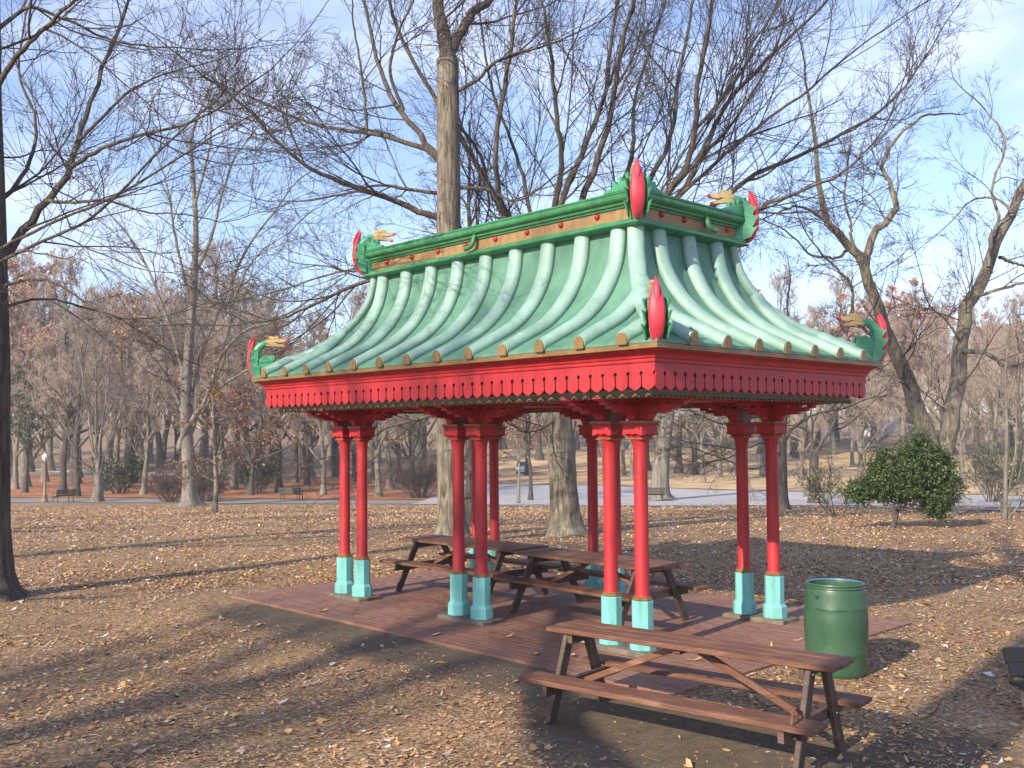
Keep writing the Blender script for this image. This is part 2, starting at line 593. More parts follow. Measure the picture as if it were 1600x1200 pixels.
# trodden earth along the front of the brick floor and under the front table
bx_, by_ = gv[:, 0], gv[:, 1]
front_ = np.clip(1 - np.abs(by_ + SY_ + .42) / .85, 0, 1) * np.clip((4.6 - bx_) / .8, 0, 1) * np.clip((bx_ + 4.2) / 1.5, 0, 1)
table_ = np.clip(1.25 - np.hypot((bx_ - 4.8) / 1.9, (by_ + 3.25) / 1.15), 0, 1)
corner_ = np.clip(1.1 - np.hypot((bx_ - 6.2) / 1.0, (by_ + 2.4) / 1.4), 0, 1)
bare_ = np.maximum(np.maximum(front_, table_), corner_)
ground = place('ground', np_mesh('ground', gv, gq, None, M['ground'], True, bare_))
tag(ground, kind='structure')


def strip(name, left, right, mat, lift, n=60):
    """a draped strip between two polylines on the ground"""
    def resample(p):
        p = np.array(p, float)
        L = np.concatenate([[0], np.cumsum(np.hypot(*np.diff(p, axis=0).T))])
        t = np.linspace(0, L[-1], n)
        return np.stack([np.interp(t, L, p[:, 0]), np.interp(t, L, p[:, 1])], -1)
    a, b = resample(left), resample(right)
    K = 9
    w = np.linspace(0, 1, K)[None, :, None]
    P = a[:, None] * (1 - w) + b[:, None] * w
    v = np.concatenate([P, (gz(P[..., 0], P[..., 1]) + lift)[..., None]], -1).reshape(-1, 3)
    i = (np.arange(n - 1)[:, None] * K + np.arange(K - 1)[None])
    q = np.stack([i, i + 1, i + K + 1, i + K], -1).reshape(-1, 4)
    return tag(place(name, np_mesh(name, v, q, None, mat, True)), kind='structure')


strip('path', [(-110, -4), (-66.6, 13.3), (-59.2, 19.3), (-51.1, 24.5), (-43.2, 29.2), (-38.2, 32.6)],
      [(-118, -1), (-71.8, 15.0), (-63.6, 21.4), (-55.0, 26.9), (-47.2, 31.9), (-42.0, 35.4)], M['path'], .03)
strip('road', [(-41, 29.8), (-38.2, 32.6), (-31.3, 34.5), (-24.8, 38.3), (-17.5, 41.0), (-9.0, 40.0), (10, 33), (40, 20)],
      [(-70, 60), (-58.1, 53.2), (-51.7, 56.7), (-38.1, 57.0), (-28.7, 60.0), (-18.1, 63.6), (10, 62), (60, 50)], M['road'], .035)
strip('footpath', [(-38.9, 29.8), (-31.0, 31.6), (-24.0, 34.6), (-16.5, 36.6), (-5, 31.0), (10, 24.5), (30, 14)],
      [(-39.3, 31.4), (-31.3, 33.2), (-24.3, 36.4), (-16.9, 38.5), (-5, 33.2), (10, 26.7), (30, 16.2)], M['path'], .05)
strip('leaf_strewn_bank', [(-119, 1), (-73, 16.3), (-64.5, 22.6), (-56, 28.2), (-48.2, 33.2), (-43.0, 36.6)],
      [(-150, 16), (-104, 36), (-95, 43), (-84, 50), (-70, 57), (-62, 60)], M['leaf_bed'], .03)
strip('far_path', [(-160, 23), (-110, 40), (-99, 46.5), (-88, 53)], [(-165, 26), (-114, 43), (-103, 49.5), (-92, 56)], M['road'], .035)
strip('far_lawn', [(-70.5, 61), (-58.5, 54.5), (-51.7, 58), (-38.1, 58.4), (-28.7, 61.4), (-18.1, 65), (10, 63.5), (60, 51.5)],
      [(-130, 110), (-105, 115), (-90, 125), (-70, 135), (-45, 140), (-15, 150), (30, 150), (110, 120)], M['gold_lawn'], .03)

# ------------------------------------------------------------------ brick pavement
SX, SY = 3.97, 2.41
pave = MB()
pave.box(-SX + .004, SX - .004, -SY + .004, SY - .004, -.25, -.007)
pave = tag(pave.build('brick_pavement', M['joint']), kind='structure')
BL, BW = 0.2205, 0.1095
rng = random.Random(4)
one = MB()
one.bevel_box(-BL / 2 + .003, BL / 2 - .003, -BW / 2 + .003, BW / 2 - .003, -.05, 0, .003)
half = MB()
half.bevel_box(-BL / 4 + .003, BL / 4 - .003, -BW / 2 + .003, BW / 2 - .003, -.05, 0, .003)
brick_me, half_me = one.mesh('brick', M['brick']), half.mesh('half_brick', M['brick'])
rows = int(round(2 * SY / BW))
ncol = int(round(2 * SX / BL))
spots = []
for r in range(rows):
    y = -SY + (r + .5) * BW
    if r % 2 == 0:
        xs = [(-SX + (c + .5) * BL, 0) for c in range(ncol)]
    else:
        xs = [(-SX + BL / 4, 1)] + [(-SX + (c + 1) * BL, 0) for c in range(ncol - 1)] + [(SX - BL / 4, 1)]
    for x, h in xs:
        spots.append((math.hypot(x - CX, y - CY), x, y, h))
spots.sort()
rest = MB()
for k, (dd, x, y, h) in enumerate(spots):
    # settled by traffic: each brick a little high or low
    dz = rng.uniform(-.0022, .0022) - .002
    tx, ty = rng.uniform(-.008, .008), rng.uniform(-.006, .006)
    if k < 300:
        place('brick', half_me if h else brick_me, pave, (x, y, dz), rot=(tx, ty, rng.uniform(-.006, .006)))
    else:
        src = half if h else one
        c, s = 1.0, 0.0
        rest.add([(x + vx, y + vy, dz + vz + ty * vx * .6 + tx * vy * .6) for vx, vy, vz in src.v], src.f)
tag(rest.build('bricks', M['brick'], pave), kind='stuff')

# ------------------------------------------------------------------ pavilion
pav = empty('pavilion', (0, 0, 0))
tag(pav, 'red columned open pavilion with curved pale green tiled roof and dragon finials', 'pavilion')

LX, WY, PR = 2.53, 1.275, 0.43
EX, EY, EZ = 3.74, 2.232, 3.154       # eave edge
FX, FY, FZ = 3.59, 2.084, 2.714       # valance plane, bottom
TX, TY = 2.44, 0.932                  # where the roof meets the ridge box
RUN = EX - TX


# -- columns
sh = MB()
sh.lathe([(.086, .575), (.083, .60), (.077, .64), (.0755, 1.2), (.074, 2.06), (.076, 2.12), (.082, 2.18), (.094, 2.225), (.098, 2.24)], 28)
shaft_me = sh.mesh('column', M['red'], True, 40)
pd = MB()
PH = math.pi / 8
pd.lathe([(.142, .045), (.146, .05), (.146, .175), (.142, .185), (.119, .212), (.117, .22), (.117, .545), (.112, .553)], 8, phase=PH)
ped_me = pd.mesh('pedestal', M['teal'])
rg = MB()
rg.lathe([(.100, .553), (.108, .556), (.112, .566), (.106, .576), (.098, .580), (.100, .588), (.092, .596)], 8, phase=PH)
ring_me = rg.mesh('base_ring', M['gold'])
cl = MB()
for (s0, s1, z0, z1) in ((.104, .106, 2.238, 2.252),):
    cl.bevel_box(-s1, s1, -s1, s1, z0, z1, .003)
collar_me = cl.mesh('collar', M['gold'])


def frustum(mb, levels):
    vs, fs = [], []
    for s, z in levels:
        vs += [(-s, -s, z), (s, -s, z), (s, s, z), (-s, s, z)]
    n = len(levels)
    for i in range(n - 1):
        for k in range(4):
            a, b = i * 4 + k, i * 4 + (k + 1) % 4
            fs.append((a, b, b + 4, a + 4))
    fs += [(3, 2, 1, 0), tuple((n - 1) * 4 + k for k in range(4))]
    mb.add(vs, fs)


cp = MB()
frustum(cp, [(.088, 2.250), (.092, 2.272), (.108, 2.285), (.128, 2.300), (.130, 2.385), (.138, 2.400), (.142, 2.412)])
# scalloped apron under the block, on each face
for a in range(4):
    ca, sa = math.cos(a * math.pi / 2), math.sin(a * math.pi / 2)
    poly = [(-.128, 2.320), (-.128, 2.285), (-.09, 2.285), (-.07, 2.300), (-.035, 2.303), (0, 2.290), (.035, 2.303), (.07, 2.300), (.09, 2.285), (.128, 2.285), (.128, 2.320)]
    cp.prism(poly[::-1], .126, .136, lambda u, v, w: (u * ca - w * sa * -1, u * sa - w * ca, v))
cap_me = cp.mesh('capital', M['red'])
ab = MB()
ab.bevel_box(-.150, .150, -.150, .150, 2.413, 2.437, .003)
abacus_me = ab.mesh('abacus', M['gold'])
po = MB()
po.bevel_box(-.052, .052, -.052, .052, 2.436, 2.668, .004)
post_me = po.mesh('post', M['gold'])
pl_ = []
rng = random.Random(9)
for k in range(4):
    q = MB()
    n = 12
    prof = []
    vs = [(rng.uniform(.20, .225) * (1 if True else 1) * math.copysign(min(1, abs(math.cos(a)) * 1.5), math.cos(a)),
           rng.uniform(.175, .20) * math.copysign(min(1, abs(math.sin(a)) * 1.5), math.sin(a))) for a in [2 * math.pi * (j + .5) / n for j in range(n)]]
    q.add([(x, y, -.02) for x, y in vs] + [(x, y, .036 + rng.uniform(-.004, .004)) for x, y in vs] + [(x * .93, y * .93, .047 + rng.uniform(-.002, .002)) for x, y in vs],
          [(i, (i + 1) % n, n + (i + 1) % n, n + i) for i in range(n)] + [(n + i, n + (i + 1) % n, 2 * n + (i + 1) % n, 2 * n + i) for i in range(n)] + [tuple(range(2 * n, 3 * n))])
    pl_.append(q.mesh('plinth', M['stone']))


def bracket_mesh(reach):
    """stepped corbel arm running out from the post along +x"""
    b = MB()
    k = reach / .68
    fr = lambda u, v, w: (u, w, v)
    low = [(.05, 2.438), (.135, 2.438), (.150, 2.455), (.165, 2.490), (.185, 2.510), (.215, 2.520), (.37 * k, 2.520), (.385 * k, 2.528), (.385 * k, 2.553), (.49 * k, 2.556),
           (.505 * k, 2.563), (.505 * k, 2.588), (.585 * k, 2.592), (.60 * k, 2.600), (.60 * k, 2.604), (.05, 2.604)]
    b.prism(low, -.048, .048, fr)
    b.prism([(.05, 2.632), (.66 * k, 2.632), (.70 * k, 2.655), (.70 * k, 2.669), (.05, 2.669)], -.055, .055, fr)
    for u0, u1 in ((.06, .175), (.29, .40), (.52, .60)):
        b.prism([(u0 * k, 2.6041), (u1 * k, 2.6041), (u1 * k, 2.6319), (u0 * k, 2.6319)], -.044, .044, fr)
    return b.mesh('bracket', M['red'])


br_long, br_short = bracket_mesh(.68), bracket_mesh(.52)
ci = 0
for gx in (-LX, 0, LX):
    for gy in (-WY, WY):
        for s in (-1, 1):
            x, y = gx + s * PR / 2, gy
            c = place('column', shaft_me, pav, (x, y, 0))
            place('pedestal', ped_me, c)
            place('plinth', pl_[ci % 4], c, rz=(ci % 3) * .06 - .05)
            place('base_ring', ring_me, c)
            place('collar', collar_me, c)
            place('capital', cap_me, c)
            place('abacus', abacus_me, c)
            place('post', post_me, c)
            place('bracket', br_long, c, rz=0 if s > 0 else math.pi)
            place('bracket', br_long, c, rz=math.pi / 2)
            place('bracket', br_long, c, rz=-math.pi / 2)
            ci += 1
# -- ceiling, beams
b = MB()
b.box(-3.42, 3.42, -1.93, 1.93, 2.705, 2.74)
ceil = b.build('soffit', M['soffit'], pav)
for y in (-WY, WY):
    b = MB()
    b.bevel_box(-3.25, 3.25, y - .07, y + .07, 2.669, 2.7045, .004)
    b.build('beam', M['red'], pav)
for x in (-LX, 0, LX):
    b = MB()
    b.bevel_box(x - .32, x + .32, -WY + .0705, WY - .0705, 2.671, 2.7045, .004)
    b.build('cross_beam', M['red'], pav)
b = MB()
b.rect_sweep([(-.03, 2.655), (0, 2.655), (0, 2.69), (-.03, 2.69)], 3.42, 1.93)
b.build('edge_strip', M['edge_green'], pav)
b = MB()
b.rect_sweep([(.001, 2.668), (.035, 2.672), (.035, 2.705), (.001, 2.705)], 3.42, 1.93)
bead_bar = b.build('bead_strip', M['olive'], pav)
b = MB()
for (n, hx, hy, ax) in ((84, 3.42, 1.93, 0), (48, 3.42, 1.93, 1)):
    for s in (-1, 1):
        for k in range(n):
            t = -1 + (2 * k + 1) / n
            px, py = (t * (hx + .02), s * (hy + .041)) if ax == 0 else (s * (hx + .041), t * (hy + .02))
            vs = [(px, py, 2.645), (px - .012, py - .012, 2.663), (px + .012, py - .012, 2.663), (px + .012, py + .012, 2.663), (px - .012, py + .012, 2.663), (px, py, 2.684)]
            b.add(vs, [(0, 2, 1), (0, 3, 2), (0, 4, 3), (0, 1, 4), (5, 1, 2), (5, 2, 3), (5, 3, 4), (5, 4, 1)])
tag(b.build('beads', M['olive'], bead_bar), kind='stuff')
b = MB()
b.rect_sweep([(-.13, 2.742), (-.03, 2.742), (-.03, 2.98), (-.13, 2.98)], FX, FY)
b.build('valance_shade_backing', M['recess_shade'], pav)  # dark ring standing in for the shaded recess behind the slats

# -- valance slats with keyhole cuts
def slat_mesh(p):
    hw = p / 2
    r, cz, slit, H = .0245, -.108, .0085, .268
    right = [(hw, 0.0)]
    a0 = math.pi / 2
    for k in range(9):
        a = a0 + (math.pi - .28) * k / 8
        right.append((hw + r * math.cos(a), cz + r * math.sin(a)))
    right += [(hw - slit, cz - r - .004), (hw - slit, -.218), (hw - .016, -.231), (hw * .45, -.252), (0.0, -H)]
    left = [(-u, v) for u, v in right[:-1]][::-1]
    poly = right + left
    b = MB()
    b.prism(poly[::-1], 0, .018, lambda u, v, w: (u, w, v))
    return b.mesh('valance_slat', M['red'])


for (n, half_w, off, rz0) in ((44, FX, FY, 0), (26, FY, FX, math.pi / 2), (44, FX, FY, math.pi), (26, FY, FX, -math.pi / 2)):
    p = 2 * half_w / n
    me = slat_mesh(p)
    for k in range(n):
        u = -half_w + (k + .5) * p
        ca, sa = math.cos(rz0), math.sin(rz0)
        jit = random.Random(k * 7 + int(rz0 * 10)).uniform(-.002, .0)
        w = -off + abs(jit)
        place('valance_slat', me, pav, (u * ca - w * sa, u * sa + w * ca, FZ + .268), rz0)
b = MB()
b.rect_sweep([(-.05, 2.983), (.012, 2.983), (.016, 2.995), (.016, 3.012), (.022, 3.020), (.030, 3.024), (.034, 3.034), (.040, 3.050), (.056, 3.068), (.082, 3.080), (.105, 3.086), (.112, 3.098), (-.05, 3.098)], FX, FY)
b.build('cornice', M['red'], pav)
b = MB()
b.rect_sweep([(-.25, 3.099), (-.008, 3.099), (0, 3.103), (0, 3.150), (-.008, 3.154), (-.25, 3.154)], EX, EY)
b.build('eave_board', M['gold'], pav)

# -- curved roof
PS = [(0, 0), (.18, .08), (.51, .235), (.775, .455), (.94, .72), (1.0, 1.0)]


def profile(n=40):
    pts = [Vector((s * RUN, 3.185 + 1.43 * g)) for s, g in PS]
    out = []
    ext = [pts[0] * 2 - pts[1]] + pts + [pts[-1] + Vector((.02, .3))]
    for i in range(1, len(ext) - 2):
        p0, p1, p2, p3 = ext[i - 1], ext[i], ext[i + 1], ext[i + 2]
        for k in range(12):
            t = k / 12
            out.append(.5 * ((2 * p1) + (p2 - p0) * t + (2 * p0 - 5 * p1 + 4 * p2 - p3) * t * t + (3 * p1 - p0 - 3 * p2 + p3) * t ** 3))
    out.append(ext[-2])
    L = [0]
    for a, c in zip(out, out[1:]):
        L.append(L[-1] + (c - a).length)
    t = np.linspace(0, L[-1], n)
    return list(zip(np.interp(t, L, [p.x for p in out]), np.interp(t, L, [p.y for p in out])))


PROF = profile(36)
for side in range(4):
    vs, fs = [], []
    K = 12
    for (t, z) in PROF:
        for k in range(K + 1):
            w = -1 + 2 * k / K
            if side == 0:
                vs.append((w * (EX - t), -(EY - t), z))
            elif side == 1:
                vs.append((EX - t, w * (EY - t), z))
            elif side == 2:
                vs.append((-w * (EX - t), EY - t, z))
            else:
                vs.append((-(EX - t), -w * (EY - t), z))
    for i in range(len(PROF) - 1):
        for k in range(K):
            a = i * (K + 1) + k
            fs.append((a, a + 1, a + K + 2, a + K + 1))
    b = MB()
    b.add(vs, fs)
    # drip edge down to the eave board
    n0 = len(b.v)
    lo = [(x, y, 3.1545) for x, y, z in vs[:K + 1]]
    b.v.extend(lo)
    b.f.extend([(n0 + k, n0 + k + 1, k + 1, k) for k in range(K)])
    b.build('roof_panel', M['roof'], pav, smooth=True, angle=40)


def prof_upto(tmax, n=26):
    ts = [p[0] for p in PROF]
    zs = [p[1] for p in PROF]
    L = [0]
    for i in range(1, len(ts)):
        L.append(L[-1] + math.hypot(ts[i] - ts[i - 1], zs[i] - zs[i - 1]))
    # length at tmax
    Lm = float(np.interp(tmax, ts, L)) if tmax < ts[-1] - 1e-6 else L[-1]
    q = np.linspace(0, Lm, n)
    return [(float(np.interp(a, L, ts)), float(np.interp(a, L, zs))) for a in q]


def make_rib(to_xyz, tmax, rad=.072, seed=0, skip=0):
    rr = random.Random(seed)
    pr = prof_upto(tmax)
    pts = ([(-.018, pr[0][1] - .004)] + pr)[skip:]
    path, radii = [], []
    n = len(pts)
    for i, (t, z) in enumerate(pts):
        a = pts[max(i - 1, 0)]
        c = pts[min(i + 1, n - 1)]
        dx, dz = c[0] - a[0], c[1] - a[1]
        l = math.hypot(dx, dz) or 1
        nx, nz = -dz / l, dx / l
        lift = .030 + .002 * math.sin(i * .5 + seed)
        path.append(to_xyz(t + nx * lift, z + nz * lift))
        # overlapping lengths of tile: a small step every few courses
        u_ = i / n
        q_ = rad * (1 + (.016 if (i + seed) % 7 == 0 else 0) + rr.uniform(-.006, .006))
        radii.append((q_ * 1.02, q_ * (1.02 + .62 * math.sin(min(1, u_ * 1.6) * 1.70) - .16 * u_)))
    b = MB()
    b.tube(path, radii, 16, ref=Vector(to_xyz(0, 1)) - Vector(to_xyz(0, 0)))
    return b, path


def cap_at(path, rad, out):
    p = Vector(path[0])
    o = Vector(out)
    s = o.cross(Vector((0, 0, 1)))
    poly = [(rad * 1.02 * math.cos(a), rad * 1.06 * math.sin(a)) for a in [math.pi * k / 12 for k in range(13)]]
    poly = [(rad * 1.0, -.060)] + poly + [(-rad * 1.0, -.060)]
    b = MB()
    b.prism(poly, 0.002, .014, lambda u, v, w: tuple(p + s * u + Vector((0, 0, v)) + o * w))
    return b


seed = 0
for k in range(13):
    x0 = (k - 6) * .557
    tm = min(RUN, EX - abs(x0))
    for sgn in (-1, 1):
        seed += 1
        b, path = make_rib(lambda t, z: (x0, sgn * (EY - t), z), tm, seed=seed)
        rib = b.build('roof_rib', M['rib'], pav, smooth=True, angle=50)
        cap_at(path, .062, (0, sgn, 0)).build('end_cap', M['gold'], rib)
for k in range(7):
    y0 = (k - 3) * .565
    tm = min(RUN, EY - abs(y0))
    for sgn in (-1, 1):
        seed += 1
        b, path = make_rib(lambda t, z: (sgn * (EX - t), y0, z), tm, seed=seed)
        rib = b.build('roof_rib', M['rib'], pav, smooth=True, angle=50)
        cap_at(path, .062, (sgn, 0, 0)).build('end_cap', M['gold'], rib)
for sx in (-1, 1):
    for sy in (-1, 1):
        seed += 1
        b, path = make_rib(lambda t, z: (sx * (EX - t - .02), sy * (EY - t - .02), z + .004), RUN, .064, seed, 4)
        b.build('hip_rib', M['rib'], pav, smooth=True, angle=50)

# -- ridge box
b = MB()
b.rect_sweep([(-.2, 4.595), (.02, 4.598), (.06, 4.603), (.10, 4.612), (.150, 4.626), (.158, 4.632), (.158, 4.648), (.140, 4.652), (.135, 4.668), (.105, 4.676), (.100, 4.694), (-.2, 4.694)], TX, TY)
b.build('lower_moulding', M['green'], pav)
b = MB()
b.rect_sweep([(-.2, 4.6945), (.066, 4.6945), (.066, 4.832), (-.2, 4.832)], TX, TY)
fr_ = b.build('frieze', M['frieze'], pav)
b = MB()
b.rect_sweep([(-.3, 4.8325), (.085, 4.8325), (.09, 4.850), (.115, 4.862), (.120, 4.885), (.135, 4.893), (.160, 4.905), (.172, 4.925), (.172, 4.962), (.165, 4.972), (.175, 4.980), (.175, 4.998), (.150, 5.004), (-.3, 5.004)], TX, TY)
b.build('upper_moulding', M['green'], pav)
b = MB()
b.box(-TX + .25, TX - .25, -TY + .25, TY - .25, 4.90, 4.992)
b.build('top_deck', M['green'], pav)
st = MB()
prof_s = [(.001, .030), (.016, .027), (.026, .018), (.030, 0), (.026, -.018), (.016, -.027), (.001, -.030)]
for i in range(1):
    vs, fs = [], []
    seg = 14
    rows_s = [(0.037 * math.sin(a), .040 * math.cos(a)) for a in np.linspace(.02, math.pi / 2, 6)]
    for r, h in rows_s:
        for k in range(seg):
            a = 2 * math.pi * k / seg
            vs.append((r * math.cos(a), -h, r * math.sin(a)))
    for i in range(len(rows_s) - 1):
        for k in range(seg):
            k2 = (k + 1) % seg
            fs.append((i * seg + k, i * seg + k2, (i + 1) * seg + k2, (i + 1) * seg + k))
    fs.append(tuple(range(seg)))
    st.add(vs, fs)
stud_me = st.mesh('stud', M['red'], True)
for k in range(8):
    x = (k - 3.5) * .574 - .07
    place('stud', stud_me, fr_, (x, -(TY + .066), 4.79), 0)
    place('stud', stud_me, fr_, (-x, TY + .066, 4.79), math.pi)
for k in range(4):
    y = (k - 1.5) * .431 + .1
    place('stud', stud_me, fr_, (TX + .066, y, 4.795), math.pi / 2)
    place('stud', stud_me, fr_, (-(TX + .066), -y, 4.795), -math.pi / 2)


def spout(o, s, ang):
    """bent rainwater spout hanging from the upper moulding"""
    b = MB()
    D, S = Vector((math.cos(ang), math.sin(ang), 0)), Vector((-math.sin(ang), math.cos(ang), 0))
    P0 = Vector(o)
    pts = [(.07, 0, .12), (.10, 0, .06), (.115, .0, .01), (.12, .012, -.025), (.125, .04, -.05), (.13, .085, -.065), (.135, .14, -.07)]
    b.tube([P0 + D * a + S * (s * c) + Vector((0, 0, h)) for a, c, h in pts], [.031, .031, .031, .031, .031, .031, .034], 12, caps=False)
    b.build('rain_spout', M['green'], pav, smooth=True)


spout((-.13, -TY - .03, 4.79), -1, -math.pi / 2)
spout((TX + .03, .24, 4.79), 1, 0.0)
spout((.13, TY + .03, 4.79), -1, math.pi / 2)

# -- dragon finials
def finial(corner, sx, sy, k, crest):
    D = Vector((sx, sy, 0)).normalized()
    T = Vector((-D.y, D.x, 0))
    C = Vector(corner)

    def pt(o, z, w=0.0):
        return C + D * (o * k) + T * (w * k) + Vector((0, 0, z * k))

    def sweep(rows_):
        b = MB()
        R = [r for r in rows_]
        # smooth the control rows
        n = 26
        t = np.linspace(0, len(R) - 1, n)
        A = np.array(R)
        S = []
        for c in range(4):
            S.append(np.interp(t, np.arange(len(R)), A[:, c]))
        S = np.array(S).T
        for _ in range(2):
            S[1:-1] = .25 * S[:-2] + .5 * S[1:-1] + .25 * S[2:]
        b.tube([pt(o, z) for o, z, a, bb in S], [(a * k, bb * k) for o, z, a, bb in S], 14, ref=D)
        return b
    body = sweep([(-.15, 0, .085, .055), (-.085, .10, .100, .070), (-.035, .20, .098, .078), (-.012, .29, .088, .076), (-.016, .37, .074, .068),
                  (-.055, .445, .060, .056), (-.12, .495, .050, .048), (-.19, .515, .043, .042)])
    fin = body.build('finial', M['fgreen'], pav, smooth=True, angle=60)
    sp = sweep([(-.03, -.012, .020, .036), (.012, .04, .042, .056), (.046, .13, .050, .074), (.064, .22, .054, .083), (.066, .31, .052, .082), (.054, .39, .046, .072), (.036, .46, .036, .056), (.018, .53, .024, .036), (.004, .585, .008, .010)])
    sp.build('spine', M['pink_red'], fin, smooth=True, angle=24)
    # serrated scales clasping the spine from both flanks
    for w in (-1, 1):
        for (o, z, l, h) in ((-.045, .075, .110, .15), (-.015, .205, .100, .15), (-.02, .325, .085, .13)):
            b = MB()
            poly = [(o - .05, z - h * .5), (o + l * .35, z - h * .30), (o + l, z + h * .55), (o + l * .62, z + h * .42), (o + l * .25, z + h * .70), (o - .05, z + h * .6)]
            b.prism(poly, 0, .016, lambda u, v, q: tuple(pt(u, v, w * (.070 + q + max(0, (u - o)) * .60))))
            b.build('scale', M['fgreen'], fin)
        # curling leaf on the inner side
        if crest:
            continue
        b = MB()
        poly = [(-.12, .03), (-.19, .005), (-.24, .05), (-.30, .03), (-.33, .10), (-.40, .15), (-.385, .265), (-.345, .215), (-.30, .205), (-.285, .235), (-.27, .335), (-.23, .315), (-.17, .33), (-.09, .28), (-.06, .17)]
        b.prism(poly, .008, .040, lambda u, v, q: tuple(pt(u, v, w * (q + .035 * math.sin((u + .4) * 7)))))
        b.build('leaf', M['fgreen'], fin)
        b = MB()
        sp_pts = []
        for i in range(22):
            a = i / 21 * 3.6 * math.pi / 1.6
            rr = .062 * (1 - i / 26)
            sp_pts.append(pt(-.175 + rr * math.cos(a), .085 + rr * math.sin(a), w * .060))
        b.tube(sp_pts, [.016 * k] * 22, 7)
        b.build('scroll', M['fgreen'], fin, smooth=True)
    b = MB()
    b.tube([pt(o_, z_) for o_, z_ in ((.098, .36), (.095, .43), (.074, .50), (.045, .565), (.012, .612))], [(.006 * k, .010 * k), (.016 * k, .026 * k), (.020 * k, .028 * k), (.016 * k, .020 * k), (.004 * k, .005 * k)], 8, ref=D)
    b.build('ridge', M['pink_red'], fin, smooth=True, angle=30)
    # open gilded beak, horn plate
    up_ = MB()
    up_.prism([(-.165, .500), (-.30, .518), (-.335, .524), (-.365, .512), (-.42, .520), (-.470, .538), (-.482, .556), (-.455, .568), (-.36, .572), (-.25, .570), (-.165, .556)], -.040, .040,
              lambda u, v, q: tuple(pt(u, v, q * (1 - max(0, -u - .25) * 1.6))))
    up_.build('upper_beak', M['beak'], fin)
    lo_ = MB()
    lo_.prism([(-.165, .470), (-.25, .462), (-.35, .455), (-.43, .448), (-.452, .462), (-.43, .480), (-.36, .492), (-.30, .5165), (-.165, .4985)], -.036, .036,
              lambda u, v, q: tuple(pt(u, v, q * (1 - max(0, -u - .25) * 1.6))))
    lo_.build('lower_beak', M['beak'], fin)
    for (u0, v0) in ((-.478, .553), (-.448, .463)):
        b = MB()
        b.prism([(u0 - .012, v0 + .006), (u0 - .006, v0 - .018), (u0 + .03, v0 - .022), (u0 + .022, v0 + .012)], -.028, .028, lambda u, v, q: tuple(pt(u, v, q)))
        b.build('beak_tip', M['pink_red'], fin)
    hn = MB()
    hn.prism([(-.21, .571), (-.34, .574), (-.35, .588), (-.34, .610), (-.28, .602), (-.215, .610), (-.20, .592)], -.026, .026, lambda u, v, q: tuple(pt(u, v, q)))
    hn.build('horn', M['beak'], fin)
    if crest:
        for (dx, dy) in ((-sx, 0), (0, -sy)):
            A = Vector((dx, dy, 0))
            Bn = Vector((-dy, dx, 0))
            b = MB()
            top = [(.0, .16), (.03, .19), (.055, .27), (.085, .255), (.095, .17), (.13, .16), (.15, .235), (.18, .22), (.19, .14), (.225, .13), (.245, .195), (.275, .18), (.285, .105), (.32, .10), (.34, .15), (.37, .135), (.38, .07), (.44, .05), (.50, .03)]
            poly = [(.0, .0), (.50, .0)] + top[::-1]
            base = C + Vector((0, 0, .325))
            in_ = (A.cross(Vector((0, 0, 1))))
            other = Vector((-sx if dx == 0 else 0, -sy if dy == 0 else 0, 0))
            b.prism(poly, 0, .05, lambda u, v, q: tuple(base + A * u + other * (.012 + q + .018 * math.sin(v * 14)) + Vector((0, 0, v * .82))))
            b.build('crest', M['fgreen'], fin)


for sx in (-1, 1):
    for sy in (-1, 1):
        finial((sx * (EX - .035), sy * (EY - .035), 3.16), sx, sy, 1.0, False)
        finial((sx * (TX + .165), sy * (TY + .165), 4.685), sx, sy, 1.05, True)

